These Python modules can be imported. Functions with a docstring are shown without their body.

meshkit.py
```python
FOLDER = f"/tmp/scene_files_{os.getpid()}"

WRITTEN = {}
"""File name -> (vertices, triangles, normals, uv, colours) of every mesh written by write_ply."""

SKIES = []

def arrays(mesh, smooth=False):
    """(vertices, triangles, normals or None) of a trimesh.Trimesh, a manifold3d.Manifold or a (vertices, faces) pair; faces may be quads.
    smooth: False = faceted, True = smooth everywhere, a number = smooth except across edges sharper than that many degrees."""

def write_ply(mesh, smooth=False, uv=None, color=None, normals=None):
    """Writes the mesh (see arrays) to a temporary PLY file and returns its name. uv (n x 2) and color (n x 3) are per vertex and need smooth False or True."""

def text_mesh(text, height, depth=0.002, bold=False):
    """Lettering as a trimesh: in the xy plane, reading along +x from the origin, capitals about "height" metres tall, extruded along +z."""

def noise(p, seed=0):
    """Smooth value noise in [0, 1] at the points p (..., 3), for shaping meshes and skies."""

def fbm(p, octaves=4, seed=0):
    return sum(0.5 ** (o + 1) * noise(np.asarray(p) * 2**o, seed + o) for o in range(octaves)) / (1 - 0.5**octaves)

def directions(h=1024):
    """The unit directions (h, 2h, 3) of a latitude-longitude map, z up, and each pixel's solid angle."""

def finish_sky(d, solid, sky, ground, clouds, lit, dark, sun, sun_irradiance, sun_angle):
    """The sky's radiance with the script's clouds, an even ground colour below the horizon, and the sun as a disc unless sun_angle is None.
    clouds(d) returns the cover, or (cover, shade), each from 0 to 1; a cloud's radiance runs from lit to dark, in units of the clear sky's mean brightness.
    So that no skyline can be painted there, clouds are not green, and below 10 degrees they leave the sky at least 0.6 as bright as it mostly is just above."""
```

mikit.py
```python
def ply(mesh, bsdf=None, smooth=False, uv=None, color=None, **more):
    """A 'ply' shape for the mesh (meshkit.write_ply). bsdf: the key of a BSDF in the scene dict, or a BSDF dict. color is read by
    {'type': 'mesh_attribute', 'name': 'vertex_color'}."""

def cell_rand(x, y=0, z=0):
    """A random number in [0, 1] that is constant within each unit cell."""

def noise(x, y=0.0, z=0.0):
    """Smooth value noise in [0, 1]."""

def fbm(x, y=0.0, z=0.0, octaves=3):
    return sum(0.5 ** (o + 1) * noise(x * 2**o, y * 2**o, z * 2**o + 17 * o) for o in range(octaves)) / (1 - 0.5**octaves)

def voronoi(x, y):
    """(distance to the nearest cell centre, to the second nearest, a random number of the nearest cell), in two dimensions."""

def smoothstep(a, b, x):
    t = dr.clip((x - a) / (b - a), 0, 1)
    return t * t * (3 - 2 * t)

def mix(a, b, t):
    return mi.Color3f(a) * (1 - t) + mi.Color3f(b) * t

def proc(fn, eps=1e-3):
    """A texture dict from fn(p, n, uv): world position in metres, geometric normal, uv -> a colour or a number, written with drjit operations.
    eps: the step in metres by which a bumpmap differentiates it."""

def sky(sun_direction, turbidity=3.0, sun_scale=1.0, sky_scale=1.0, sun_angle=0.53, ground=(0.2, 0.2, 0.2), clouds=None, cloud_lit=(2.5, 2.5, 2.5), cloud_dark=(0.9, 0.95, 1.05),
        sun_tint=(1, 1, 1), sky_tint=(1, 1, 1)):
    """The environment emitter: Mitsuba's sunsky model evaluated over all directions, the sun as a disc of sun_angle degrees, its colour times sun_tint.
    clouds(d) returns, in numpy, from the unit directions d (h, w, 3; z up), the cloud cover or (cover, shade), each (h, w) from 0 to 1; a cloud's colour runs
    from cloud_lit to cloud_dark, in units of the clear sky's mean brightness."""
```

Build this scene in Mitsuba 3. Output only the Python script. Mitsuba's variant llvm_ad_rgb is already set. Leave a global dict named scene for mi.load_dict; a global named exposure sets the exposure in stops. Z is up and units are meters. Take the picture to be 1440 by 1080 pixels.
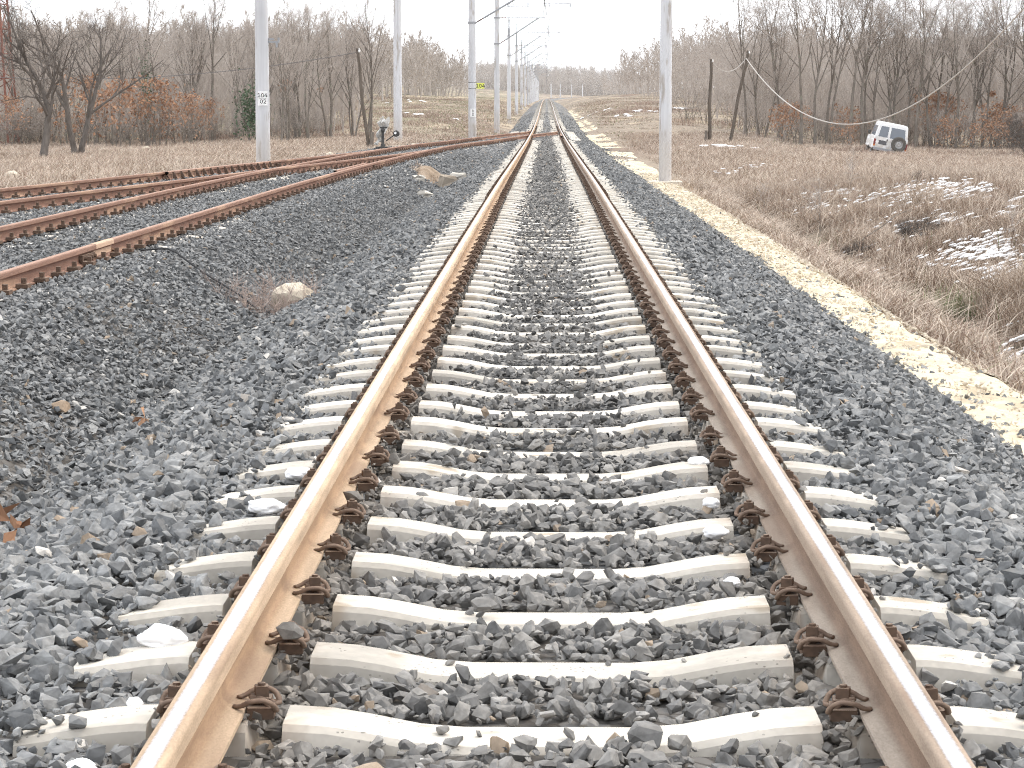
import math
import numpy as np
import trimesh
import mitsuba as mi
import drjit as dr
import mikit
import meshkit
from mikit import ply, proc, noise, fbm, smoothstep, mix, voronoi
from scipy.spatial import ConvexHull
from scipy.interpolate import PchipInterpolator, RegularGridInterpolator

T = mi.ScalarTransform4f
scene, labels = {}, {}
PI = math.pi

# ------------------------------------------------------------------ camera, sky, exposure
CAM_H = 1.213
FWD = np.array([-0.01477978, 0.99257709, -0.12071566])
EYE = np.array([-0.0145, 0.0, CAM_H])
scene['camera'] = {'type': 'perspective', 'fov': 25.06, 'fov_axis': 'x', 'near_clip': 0.05, 'far_clip': 6000.0,
                   'to_world': T().look_at(origin=EYE.tolist(), target=(EYE + FWD).tolist(), up=[0, 0, 1]),
                   'medium': {'type': 'ref', 'id': 'air'}}
scene['sky'] = mikit.sky([0.55, 0.25, 0.8], turbidity=4, sun_scale=0.2, sun_angle=25, clouds=lambda d: 1.0,
                         cloud_lit=(2.43, 2.50, 2.60), sun_tint=(0.97, 1.0, 1.05), ground=(0.24, 0.22, 0.21))
exposure = 2.75

# ------------------------------------------------------------------ helpers


def V(*a):
    return np.array(a, float)


def add(key, mesh, bsdf, smooth=False, uv=None, to=None, flip=False):
    d = ply(mesh, bsdf, smooth, uv)
    if to is not None:
        d['to_world'] = to
    scene[key] = d
    return d


used_names = {}


def numbered(name):
    n = used_names.get(name, 0)
    used_names[name] = n + 1
    return name if n == 0 else f'{name}_{n:03d}'


def tag(key, label=None, category=None, group=None, kind=None):
    labels[key] = {k: v for k, v in dict(label=label, category=category, group=group, kind=kind).items() if v}
    return key


def cat(*parts):
    vs, fs, at = [], [], 0
    for v, f in parts:
        vs.append(np.asarray(v, float)); fs.append(np.asarray(f, int) + at); at += len(v)
    return np.vstack(vs), np.vstack(fs)


def box(cx, cy, cz, sx, sy, sz, rot=None):
    b = trimesh.creation.box([sx, sy, sz])
    v = np.array(b.vertices)
    if rot is not None:
        v = v @ np.asarray(rot).T
    return v + [cx, cy, cz], np.array(b.faces)


def rotm(axis, deg):
    return trimesh.transformations.rotation_matrix(math.radians(deg), axis)[:3, :3]


def bevel_box(sx, sy, sz, b):
    """a box with chamfered edges, centred"""
    pts = []
    for i in (-1, 1):
        for j in (-1, 1):
            for k in (-1, 1):
                x, y, z = i * sx / 2, j * sy / 2, k * sz / 2
                pts += [[x - i * b, y, z], [x, y - j * b, z], [x, y, z - k * b]]
    return hull(np.array(pts))


def hull(pts):
    h = ConvexHull(pts)
    v = pts[h.vertices]
    idx = -np.ones(len(pts), int); idx[h.vertices] = np.arange(len(h.vertices))
    f = idx[h.simplices]
    c = v.mean(0)
    n = np.cross(v[f[:, 1]] - v[f[:, 0]], v[f[:, 2]] - v[f[:, 0]])
    bad = (n * (v[f[:, 0]] - c)).sum(1) < 0
    f[bad] = f[bad][:, ::-1]
    return v, f


def tubes(pts, rad, sides=6, cap=True):
    """pts (N, k, 3), rad (N, k): N tubes of k points each"""
    pts, rad = np.asarray(pts, float), np.asarray(rad, float)
    if pts.ndim == 2:
        pts, rad = pts[None], np.broadcast_to(rad, pts.shape[:1])[None]
    N, k, _ = pts.shape
    t = np.gradient(pts, axis=1) if k > 2 else np.repeat(pts[:, 1:] - pts[:, :1], k, 1)
    t /= np.linalg.norm(t, axis=2, keepdims=True) + 1e-12
    ref = np.where(np.abs(t[:, :1, 2:3]) < 0.9, [[[0, 0, 1.0]]], [[[1.0, 0, 0]]])
    a = np.cross(t, np.broadcast_to(ref, t.shape)); a /= np.linalg.norm(a, axis=2, keepdims=True) + 1e-12
    b = np.cross(t, a)
    ang = np.arange(sides) * 2 * PI / sides
    ring = pts[:, :, None] + rad[:, :, None, None] * (np.cos(ang)[:, None] * a[:, :, None] + np.sin(ang)[:, None] * b[:, :, None])
    v = ring.reshape(-1, 3)
    i = np.arange(N)[:, None, None] * k * sides + np.arange(k - 1)[None, :, None] * sides
    s = np.arange(sides)[None, None]
    s2 = (s + 1) % sides
    q = np.stack(np.broadcast_arrays(i + s, i + s2, i + sides + s2, i + sides + s), -1).reshape(-1, 4)
    f = np.vstack([q[:, [0, 1, 2]], q[:, [0, 2, 3]]])
    if cap and sides > 3:
        base = (np.arange(N) * k * sides)[:, None]
        fan = np.stack([np.zeros(sides - 2, int), np.arange(1, sides - 1), np.arange(2, sides)], 1)
        lo = (base[:, :, None] + fan[None]).reshape(-1, 3)
        hi = (base[:, :, None] + (k - 1) * sides + fan[None][:, :, ::-1]).reshape(-1, 3)
        f = np.vstack([f, lo[:, ::-1], hi[:, ::-1]])
    return v, f


def cones(p0, p1, r):
    """N three-sided spikes from p0 to p1"""
    t = p1 - p0; t = t / (np.linalg.norm(t, axis=1, keepdims=True) + 1e-12)
    ref = np.where(np.abs(t[:, 2:3]) < 0.9, [[0, 0, 1.0]], [[1.0, 0, 0]])
    a = np.cross(t, ref); a /= np.linalg.norm(a, axis=1, keepdims=True); b = np.cross(t, a)
    v = np.stack([p0 + r[:, None] * (math.cos(w) * a + math.sin(w) * b) for w in (0, 2.094, 4.189)] + [p1], 1).reshape(-1, 3)
    i = np.arange(len(p0))[:, None] * 4
    f = np.vstack([i + [[0, 1, 3]], i + [[1, 2, 3]], i + [[2, 0, 3]]])
    return v, f


def cyl(p0, p1, r, sides=12, r2=None):
    return tubes(np.array([p0, p1], float), np.array([r, r if r2 is None else r2]), sides)


def lathe(profile, sides=24):
    """profile (r, z) rows about z"""
    p = np.asarray(profile, float)
    a = np.arange(sides) * 2 * PI / sides
    v = np.stack([p[:, None, 0] * np.cos(a), p[:, None, 0] * np.sin(a), np.broadcast_to(p[:, None, 1], (len(p), sides))], -1).reshape(-1, 3)
    i = np.arange(len(p) - 1)[:, None] * sides
    s, s2 = np.arange(sides)[None], (np.arange(sides)[None] + 1) % sides
    q = np.stack(np.broadcast_arrays(i + s, i + s2, i + sides + s2, i + sides + s), -1).reshape(-1, 4)
    return v, np.vstack([q[:, :3], q[:, [0, 2, 3]]])


def grid_faces(nx, ny):
    i = np.arange(nx - 1)[:, None] * ny + np.arange(ny - 1)[None]
    q = np.stack([i, i + ny, i + ny + 1, i + 1], -1).reshape(-1, 4)
    return np.vstack([q[:, :3], q[:, [0, 2, 3]]])


# ------------------------------------------------------------------ materials
def principled(color, rough=0.7, **k):
    return {'type': 'principled', 'base_color': color if isinstance(color, dict) else {'type': 'rgb', 'value': list(color)}, 'roughness': rough, **k}


def two(b):
    return {'type': 'twosided', 'bsdf': b}


def c_stone(p, n, uv):
    m = fbm(p.x * 60, p.y * 60, p.z * 60, 3)
    tone = 0.78 + 0.5 * uv.x
    c = mix([0.143, 0.149, 0.156], [0.213, 0.216, 0.216], uv.x) * tone * (0.45 + 1.1 * m)
    crib = smoothstep(1.1, 0.75, dr.abs(p.x)) * (0.35 + 0.4 * smoothstep(0.3, 0.1, dr.abs(dr.abs(p.x) - 0.75)))
    c = mix(c, c * mi.Color3f(1.0, 0.87, 0.74), crib)
    dust = smoothstep(0.5, 1.0, n.z) * 0.25 * smoothstep(0.35, 0.65, noise(p.x * 9, p.y * 9, 3.0))
    c = mix(c, [0.22, 0.205, 0.185], dust)
    tan = smoothstep(0.978, 0.982, uv.y)
    c = mix(c, mi.Color3f(0.30, 0.235, 0.175) * (0.7 + 0.6 * m), tan)
    return mix(c, mi.Color3f(0.55, 0.53, 0.5) * (0.8 + 0.4 * m), smoothstep(0.992, 0.994, uv.y))


scene['stone_material'] = principled(proc(c_stone), 0.62, specular=0.35)


def c_bed(p, n, uv):
    d1, d2, r = voronoi(p.x * 17, p.y * 15)
    e1, e2, r2 = voronoi(p.x * 7 + 3, p.y * 6)
    m = fbm(p.x * 0.7, p.y * 0.35, 0.0, 3)
    c = mix([0.06, 0.062, 0.064], [0.23, 0.232, 0.235], r * smoothstep(0.02, 0.22, d2 - d1))
    c = c * (0.75 + 0.5 * r2 * smoothstep(0.0, 0.3, e2 - e1))
    c = mix(c, mi.Color3f(0.22, 0.223, 0.227) * (0.6 + 0.8 * noise(p.x * 3, p.y * 0.8, 4.0)), smoothstep(35, 110, p.y) * 0.9)
    return mix(c, [0.2, 0.175, 0.15], 0.35 * smoothstep(0.5, 0.75, m))


scene['bed_material'] = {'type': 'diffuse', 'reflectance': proc(c_bed)}


def c_concrete(p, n, uv):
    big = fbm(p.x * 3, p.y * 3, p.z * 3, 3)
    fine = fbm(p.x * 55, p.y * 55, p.z * 55, 3)
    one = mikit.cell_rand(dr.floor((p.y + 0.3) / 0.612), 3, 1)
    c = mix([0.49, 0.455, 0.40], [0.60, 0.57, 0.52], big) * (0.86 + 0.28 * fine) * (0.84 + 0.25 * one)
    side = smoothstep(0.8, 0.4, n.z)
    grime = smoothstep(0.45, 0.75, fbm(p.x * 8, p.y * 6, p.z * 14, 3))
    c = mix(c, [0.33, 0.30, 0.265], side * (0.08 + 0.38 * grime))
    rust = smoothstep(0.2, 0.05, dr.abs(dr.abs(p.x) - 0.70)) * smoothstep(0.35, 0.7, fbm(p.x * 14, p.y * 14, 7.0, 3))
    c = mix(c, [0.25, 0.17, 0.11], 0.6 * rust)
    mould = smoothstep(0.52, 0.75, fbm(p.x * 2.2, p.y * 3 + 40 * one, 1.0, 4))
    c = mix(c, [0.27, 0.255, 0.23], 0.55 * mould)
    spot = smoothstep(0.66, 0.78, fbm(p.x * 5 + 9, p.y * 9, 4.0, 4))
    c = mix(c, [0.30, 0.24, 0.17], 0.65 * spot)
    pit = smoothstep(0.16, 0.08, voronoi(p.x * 38, p.y * 33 + p.z * 41)[0]) * smoothstep(0.7, 0.85, noise(p.x * 13, p.y * 17, 5.0))
    return c * (1 - 0.5 * pit)


scene['sleeper_concrete'] = principled(proc(c_concrete), 0.85, specular=0.2)


def c_rail(p, n, uv):
    # uv.x: 0 running band, 0.4 head flank, 0.7 web, 1 foot
    f1 = fbm(p.x * 40, p.y * 6, p.z * 40, 3)
    f2 = noise(p.x * 300, p.y * 120, p.z * 300)
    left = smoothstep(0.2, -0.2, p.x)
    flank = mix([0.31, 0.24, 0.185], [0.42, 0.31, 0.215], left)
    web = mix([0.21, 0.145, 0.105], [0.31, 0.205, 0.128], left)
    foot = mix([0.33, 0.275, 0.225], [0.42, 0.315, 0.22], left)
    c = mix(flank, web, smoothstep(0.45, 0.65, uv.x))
    c = mix(c, foot, smoothstep(0.75, 0.9, uv.x))
    c = c * (0.60 + 0.52 * f1 + 0.26 * f2) * (0.85 + 0.3 * fbm(p.y * 0.9, p.x * 2, 3.0, 3))
    streak = smoothstep(0.6, 0.8, fbm(p.y * 1.3, p.z * 30, p.x * 3, 3))
    c = mix(c, mi.Color3f(0.17, 0.105, 0.07), 0.5 * streak)
    grime = smoothstep(0.17, 0.05, dr.abs((p.y - 5.078) / 0.612 - dr.floor((p.y - 5.078) / 0.612 + 0.5))) * smoothstep(0.4, 0.65, fbm(p.x * 20, p.y * 20, 2.0, 2))
    c = mix(c, mi.Color3f(0.15, 0.095, 0.065), 0.3 * grime * smoothstep(0.6, 0.75, uv.x))
    edge = 0.062 + 0.04 * (noise(p.y * 2.0, 3.0, p.x) - 0.5) + 0.03 * (f2 - 0.5)
    steel = smoothstep(edge + 0.05, edge - 0.05, uv.x)
    return mix(c, mi.Color3f(0.56, 0.565, 0.60) * (0.93 + 0.1 * noise(p.x * 400, p.y * 3, 1.0)), steel)


def m_rail(p, n, uv):
    return 0.75 * smoothstep(0.14, 0.04, uv.x)


def r_rail(p, n, uv):
    return 0.34 + 0.42 * smoothstep(0.04, 0.14, uv.x) + 0.1 * (noise(p.x * 200, p.y * 2, 0.0) - 0.5)


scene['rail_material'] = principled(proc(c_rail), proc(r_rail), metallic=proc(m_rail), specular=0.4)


def c_rust_rail(p, n, uv):
    f1 = fbm(p.x * 12, p.y * 5, p.z * 40, 3)
    f2 = noise(p.x * 90, p.y * 90, p.z * 90)
    c = mix([0.165, 0.09, 0.064], [0.27, 0.16, 0.118], f1) * (0.8 + 0.4 * f2)
    c = mix(c, [0.13, 0.065, 0.045], smoothstep(0.45, 0.65, uv.x) * smoothstep(0.9, 0.7, uv.x) * 0.5)
    dust = smoothstep(0.55, 0.7, fbm(p.y * 0.8, p.x * 4, p.z * 9, 3))
    c = mix(c, [0.42, 0.28, 0.19], 0.5 * dust)
    return mix(c, mi.Color3f(0.34, 0.225, 0.175), 0.7 * smoothstep(0.2, 0.12, uv.x))


scene['rusty_rail_material'] = principled(proc(c_rust_rail), 0.72, specular=0.3)


def c_iron(p, n, uv):
    f1 = fbm(p.x * 70, p.y * 70, p.z * 70, 3)
    c = mix([0.06, 0.042, 0.033], [0.155, 0.098, 0.067], f1)
    return mix(c, [0.27, 0.21, 0.165], 0.55 * smoothstep(0.5, 0.9, n.z) * smoothstep(0.4, 0.6, noise(p.x * 25, p.y * 25, p.z * 25)))


scene['clip_iron'] = principled(proc(c_iron), 0.75, specular=0.3)


def c_mast(p, n, uv):
    big = fbm(p.x * 1.3, p.y * 1.3, p.z * 0.35, 3)
    streak = fbm(p.x * 18, p.y * 18, p.z * 0.6, 3)
    c = mix([0.48, 0.485, 0.505], [0.63, 0.635, 0.66], big) * (0.84 + 0.3 * streak)
    dirt = smoothstep(0.6, -0.6, p.z - 0.9 * noise(p.x * 4, p.y * 4, p.z * 1.5))
    c = mix(c, [0.42, 0.36, 0.30], 0.5 * dirt)
    return mix(c, mi.Color3f(0.33, 0.29, 0.25), 0.7 * smoothstep(0.58, 0.72, fbm(p.x * 7, p.y * 7, p.z * 1.1, 4)))


scene['clip_bar'] = principled(proc(lambda p, n, uv: mix([0.115, 0.08, 0.062], [0.25, 0.175, 0.13], fbm(p.x * 60, p.y * 60, p.z * 60, 3))), 0.7, specular=0.3)
scene['mast_concrete'] = principled(proc(c_mast), 0.8, specular=0.25)


def c_ground(p, n, uv):
    a = fbm(p.x * 0.11, p.y * 0.07, 0.0, 4)
    b = fbm(p.x * 1.4, p.y * 1.1, 2.0, 4)
    g = fbm(p.x * 9, p.y * 9, 1.0, 3)
    c = mix([0.23, 0.195, 0.16], [0.38, 0.325, 0.27], b) * (0.75 + 0.5 * g)
    field = smoothstep(85, 150, p.y) * smoothstep(-2, -5, p.x)
    green = mix([0.19, 0.18, 0.12], [0.30, 0.265, 0.205], smoothstep(0.35, 0.62, a)) * (0.8 + 0.4 * b)
    c = mix(c, green, 0.85 * field)
    heath = smoothstep(0.56, 0.64, fbm(p.x * 0.16 + 7, p.y * 0.05, 3.0, 3))
    c = mix(c, mi.Color3f(0.21, 0.155, 0.13), 0.7 * heath * smoothstep(70, 120, p.y))
    bare = smoothstep(0.6, 0.66, fbm(p.x * 0.3 + 3, p.y * 0.09, 5.0, 4)) * smoothstep(90, 130, p.y)
    c = mix(c, mi.Color3f(0.46, 0.39, 0.30), 0.7 * bare)
    c = mix(c, mi.Color3f(0.14, 0.122, 0.11), smoothstep(1380, 1450, p.y))
    return mix(c, mi.Color3f(0.14, 0.115, 0.085), smoothstep(-1.25, -1.6, p.z) * 0.6)


scene['ground_material'] = {'type': 'diffuse', 'reflectance': proc(c_ground)}


def c_sand(p, n, uv):
    a = fbm(p.x * 5, p.y * 4, 0.0, 4)
    g = noise(p.x * 70, p.y * 70, p.z * 70)
    d1, d2, r = voronoi(p.x * 26, p.y * 22)
    c = mix([0.57, 0.49, 0.355], [0.73, 0.655, 0.505], a) * (0.8 + 0.2 * g + 0.22 * r)
    return mix(c, mi.Color3f(0.36, 0.29, 0.215), 0.6 * smoothstep(0.6, 0.75, fbm(p.x * 2 + 4, p.y * 1.3, 1.0, 3)))


scene['sand_material'] = {'type': 'diffuse', 'reflectance': proc(c_sand)}


def c_grass(p, n, uv):
    # uv.x random tone of the blade, uv.y kind: 0 straw .. 0.5 dull russet .. 1 green
    c = mix([0.34, 0.275, 0.225], [0.64, 0.555, 0.47], uv.x)
    c = mix(c, mi.Color3f(0.31, 0.225, 0.185) * (0.7 + 0.5 * uv.x), smoothstep(0.35, 0.5, uv.y) * smoothstep(0.75, 0.6, uv.y))
    return mix(c, mi.Color3f(0.16, 0.18, 0.095) * (0.65 + 0.9 * uv.x), smoothstep(0.85, 0.95, uv.y))


scene['grass_material'] = two({'type': 'diffuse', 'reflectance': proc(c_grass)})


def c_bark(p, n, uv):
    m = fbm(p.x * 14, p.y * 14, p.z * 4, 3)
    c = mix([0.12, 0.102, 0.088], [0.27, 0.238, 0.21], m) * (0.75 + 0.5 * uv.x)
    lichen = smoothstep(0.62, 0.72, fbm(p.x * 6, p.y * 6, p.z * 5 + 4, 3)) * smoothstep(0.6, 0.2, uv.y)
    return mix(c, [0.23, 0.24, 0.18], 0.5 * lichen)


scene['bark_material'] = {'type': 'diffuse', 'reflectance': proc(c_bark)}


def c_twig(p, n, uv):
    return mix([0.325, 0.285, 0.255], [0.54, 0.49, 0.45], uv.x)


scene['twig_material'] = {'type': 'diffuse', 'reflectance': proc(c_twig)}


def c_leaf(p, n, uv):
    return mix([0.25, 0.13, 0.08], [0.49, 0.305, 0.20], uv.x)


scene['dark_bark'] = {'type': 'diffuse', 'reflectance': proc(lambda p, n, uv: mix([0.075, 0.065, 0.058], [0.185, 0.163, 0.148], fbm(p.x * 14, p.y * 14, p.z * 5, 3)))}
scene['pale_twig'] = {'type': 'diffuse', 'reflectance': proc(lambda p, n, uv: mix([0.34, 0.26, 0.225], [0.58, 0.48, 0.43], uv.x))}
scene['dead_leaf_material'] = two({'type': 'diffuse', 'reflectance': proc(c_leaf)})
scene['ivy_material'] = two(principled((0.05, 0.085, 0.04), 0.6))


def c_snow(p, n, uv):
    return mix([0.72, 0.72, 0.73], [0.9, 0.905, 0.92], fbm(p.x * 12, p.y * 12, p.z * 12, 3))


scene['snow_material'] = two(principled(proc(c_snow), 0.6, specular=0.3))


def c_wood(p, n, uv):
    m = fbm(p.x * 25, p.y * 25, p.z * 1.5, 3)
    return mix([0.075, 0.062, 0.052], [0.19, 0.16, 0.135], m)


scene['pole_wood'] = {'type': 'diffuse', 'reflectance': proc(c_wood)}


def c_rock(p, n, uv):
    m = fbm(p.x * 20, p.y * 20, p.z * 20, 4)
    w = mix([0.44, 0.38, 0.30], [0.68, 0.62, 0.52], m)
    return mix(w, mi.Color3f(0.3, 0.24, 0.17), 0.4 * smoothstep(0.55, 0.7, fbm(p.x * 6, p.y * 6, p.z * 6 + 2, 3)))


scene['pale_rock'] = two(principled(proc(c_rock), 0.85, specular=0.2))
scene['tan_rock'] = principled(proc(lambda p, n, uv: mix([0.23, 0.165, 0.115], [0.40, 0.315, 0.235], fbm(p.x * 22, p.y * 22, p.z * 22, 3))), 0.85, specular=0.2)
scene['weld_metal'] = principled((0.44, 0.30, 0.21), 0.7)
scene['soil_material'] = {'type': 'diffuse', 'reflectance': proc(lambda p, n, uv: mix([0.20, 0.15, 0.11], [0.38, 0.31, 0.245], fbm(p.x * 5, p.y * 3, 1.0, 4)) * (0.75 + 0.5 * noise(p.x * 30, p.y * 30, 2.0)))}
scene['galvanised'] = principled((0.30, 0.31, 0.33), 0.55, metallic=0.2)
scene['dark_steel'] = principled((0.05, 0.048, 0.047), 0.55, metallic=0.3)
scene['insulator_brown'] = principled((0.12, 0.06, 0.04), 0.25)
scene['red_oxide'] = principled((0.22, 0.085, 0.06), 0.7)
scene['wire_grey'] = principled((0.42, 0.39, 0.36), 0.6)
scene['wire_dark'] = principled((0.16, 0.15, 0.15), 0.5, metallic=0.4)


def c_car(p, n, uv):
    m = fbm(p.x * 6, p.y * 6, p.z * 6, 3)
    return mix([0.72, 0.73, 0.74], [0.46, 0.41, 0.35], 0.75 * smoothstep(0.0, -1.0, p.z) * smoothstep(0.25, 0.65, m))


scene['car_paint'] = principled(proc(c_car), 0.3, specular=0.5, clearcoat=0.5)
scene['car_glass'] = principled((0.13, 0.15, 0.18), 0.12, specular=0.7)
scene['rubber'] = principled((0.09, 0.085, 0.078), 0.85)
scene['rim_metal'] = principled((0.42, 0.42, 0.42), 0.4, metallic=0.7)
scene['red_lens'] = principled((0.2, 0.03, 0.03), 0.3)
scene['amber_lens'] = principled((0.5, 0.15, 0.03), 0.2)
scene['plate_dark'] = principled((0.10, 0.10, 0.11), 0.5)
scene['sign_white'] = principled((0.78, 0.78, 0.78), 0.5)
scene['sign_yellow'] = principled((0.66, 0.70, 0.13), 0.5)
scene['sign_black'] = principled((0.02, 0.02, 0.02), 0.6)
scene['pale_plastic'] = two(principled((0.62, 0.61, 0.59), 0.5))
scene['cable_black'] = principled((0.02, 0.02, 0.022), 0.6)

# ------------------------------------------------------------------ the lie of the land
_zt = PchipInterpolator([-80, 0, 30, 58, 90, 119, 180, 279, 500, 850, 1000, 1300, 1500, 2100], [0, 0, 0, -.08, -.17, -.19, .05, .85, 2.0, 2.9, 3.5, 5.0, 6.5, 14])
zt = lambda y: _zt(np.asarray(y, float))
xm = lambda y: np.where(np.asarray(y) > 970, (np.asarray(y, float) - 970) ** 2 / 6000, 0.0)
_x1 = PchipInterpolator([-60, 16, 27, 38, 51, 64, 76, 88, 97, 105, 112, 119, 126], [-4.05, -3.97, -3.92, -3.87, -3.76, -3.5, -3.12, -2.2, -1.5, -.82, -.1, .55, .70])
x1 = lambda y: _x1(np.clip(y, -60, 126))                       # right rail of the siding
_x3 = PchipInterpolator([-60, 10, 28.7, 39.3, 46, 55, 62, 67.5], [-12.5, -8.9, -6.85, -5.75, -5.2, -4.35, -3.75, -3.42])
x3 = lambda y: _x3(np.clip(y, -60, 67.5))                      # right rail of the second siding
G = 1.505

YS = [-80, 0, 20, 45, 70, 95, 116, 150, 200, 300, 420, 700, 1000, 1300, 1500, 1750, 2100]
LX = [-700, -300, -120, -60, -30, -18, -10, -6, -2.4]
RX = [2.75, 3.3, 4.7, 6.4, 8.5, 14, 22, 40, 80, 160, 400, 700]
_n = [-.4, -.4, -.4, -.4, -.4, -.4, -.45, -.55, -.66]
LT = [_n, _n, _n, _n, [-.4, -.4, -.6, -.65, -.65, -.6, -.5, -.5, -.65], [0, 0, -.6, -.9, -.9, -.8, -.5, -.4, -.7], [0, 0, -.4, -.9, -.9, -.7, -.4, -.5, -1.0],
      [1, .6, .4, .2, .2, .3, .2, -.1, -.9], [2, 1.5, 1, .9, .9, .9, .7, .3, -.7], [6, 4, 3, 2.4, 2.2, 2, 1.6, 1.1, .1], [12, 9, 6, 4, 3, 2.5, 2.2, 1.8, .9],
      [16, 14, 12, 8, 4, 3, 2.6, 2.3, 1.9], [18, 16, 13, 9, 4.5, 3.5, 3, 3, 2.7], [20, 18, 13, 8, 5, 4.5, 4.2, 4, 4], [22, 20, 16, 10, 8, 8, 7, 7, 6],
      [24, 22, 20, 17, 15.5, 15, 14.5, 14, 13.5], [24, 22, 20, 17, 15.5, 15, 14.5, 14, 13.5]]
_r = [-.78, -.82, -1.7, -1.15, -.5, -.2, -.2, -.2, -.2, -.2, 0, 0]
RT = [_r, _r, _r, [-.78, -.82, -1.7, -1.15, -.55, -.35, -.35, -.4, -.4, -.4, 0, 0], [-.85, -.9, -1.35, -1.2, -1.0, -.9, -1.0, -1.1, -1, -.8, 0, 0], [-.8, -.85, -.95, -1., -1., -1.2, -1.3, -1.3, -1, -.6, 0, 0],
      [-.95, -.95, -.9, -.85, -.85, -1.3, -1.5, -1.5, -1.2, -.5, 0, 0], [-.8, -.75, -.4, -.2, -.2, -.6, -1.2, -1.2, -1, 0, 1, 1],
      [-.65, -.55, 0, .3, .5, .6, .4, .3, .5, 1, 2, 2], [.0, .1, .7, 1.2, 1.6, 2., 2.2, 2.4, 2.6, 3, 5, 5], [.6, .8, 1.4, 2, 2.4, 2.8, 3, 3.5, 4, 6, 9, 10],
      [1.6, 1.7, 2, 2.4, 2.8, 3, 3.6, 5, 8, 12, 14, 16], [2.5, 2.6, 2.8, 3, 3.2, 3.6, 4, 5, 8, 12, 16, 18], [4, 4, 4.2, 4.4, 4.5, 4.6, 4.8, 5, 8, 12, 18, 20],
      [6, 6, 6, 6, 6.5, 6.5, 7, 7, 9, 14, 20, 22], [13.5, 13.5, 13.5, 13.3, 13, 13, 13, 12.5, 12, 14, 20, 22], [13.5, 13.5, 13.5, 13.3, 13, 13, 13, 12.5, 12, 14, 20, 22]]
_field = RegularGridInterpolator((YS, LX + RX), np.hstack([np.array(LT, float), np.array(RT, float)]), bounds_error=False, fill_value=None)


def fbm2(x, y, s, seed=0, octaves=3):
    return meshkit.fbm(np.stack([np.asarray(x) * s, np.asarray(y) * s, np.zeros(np.shape(x))], -1), octaves, seed)


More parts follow.
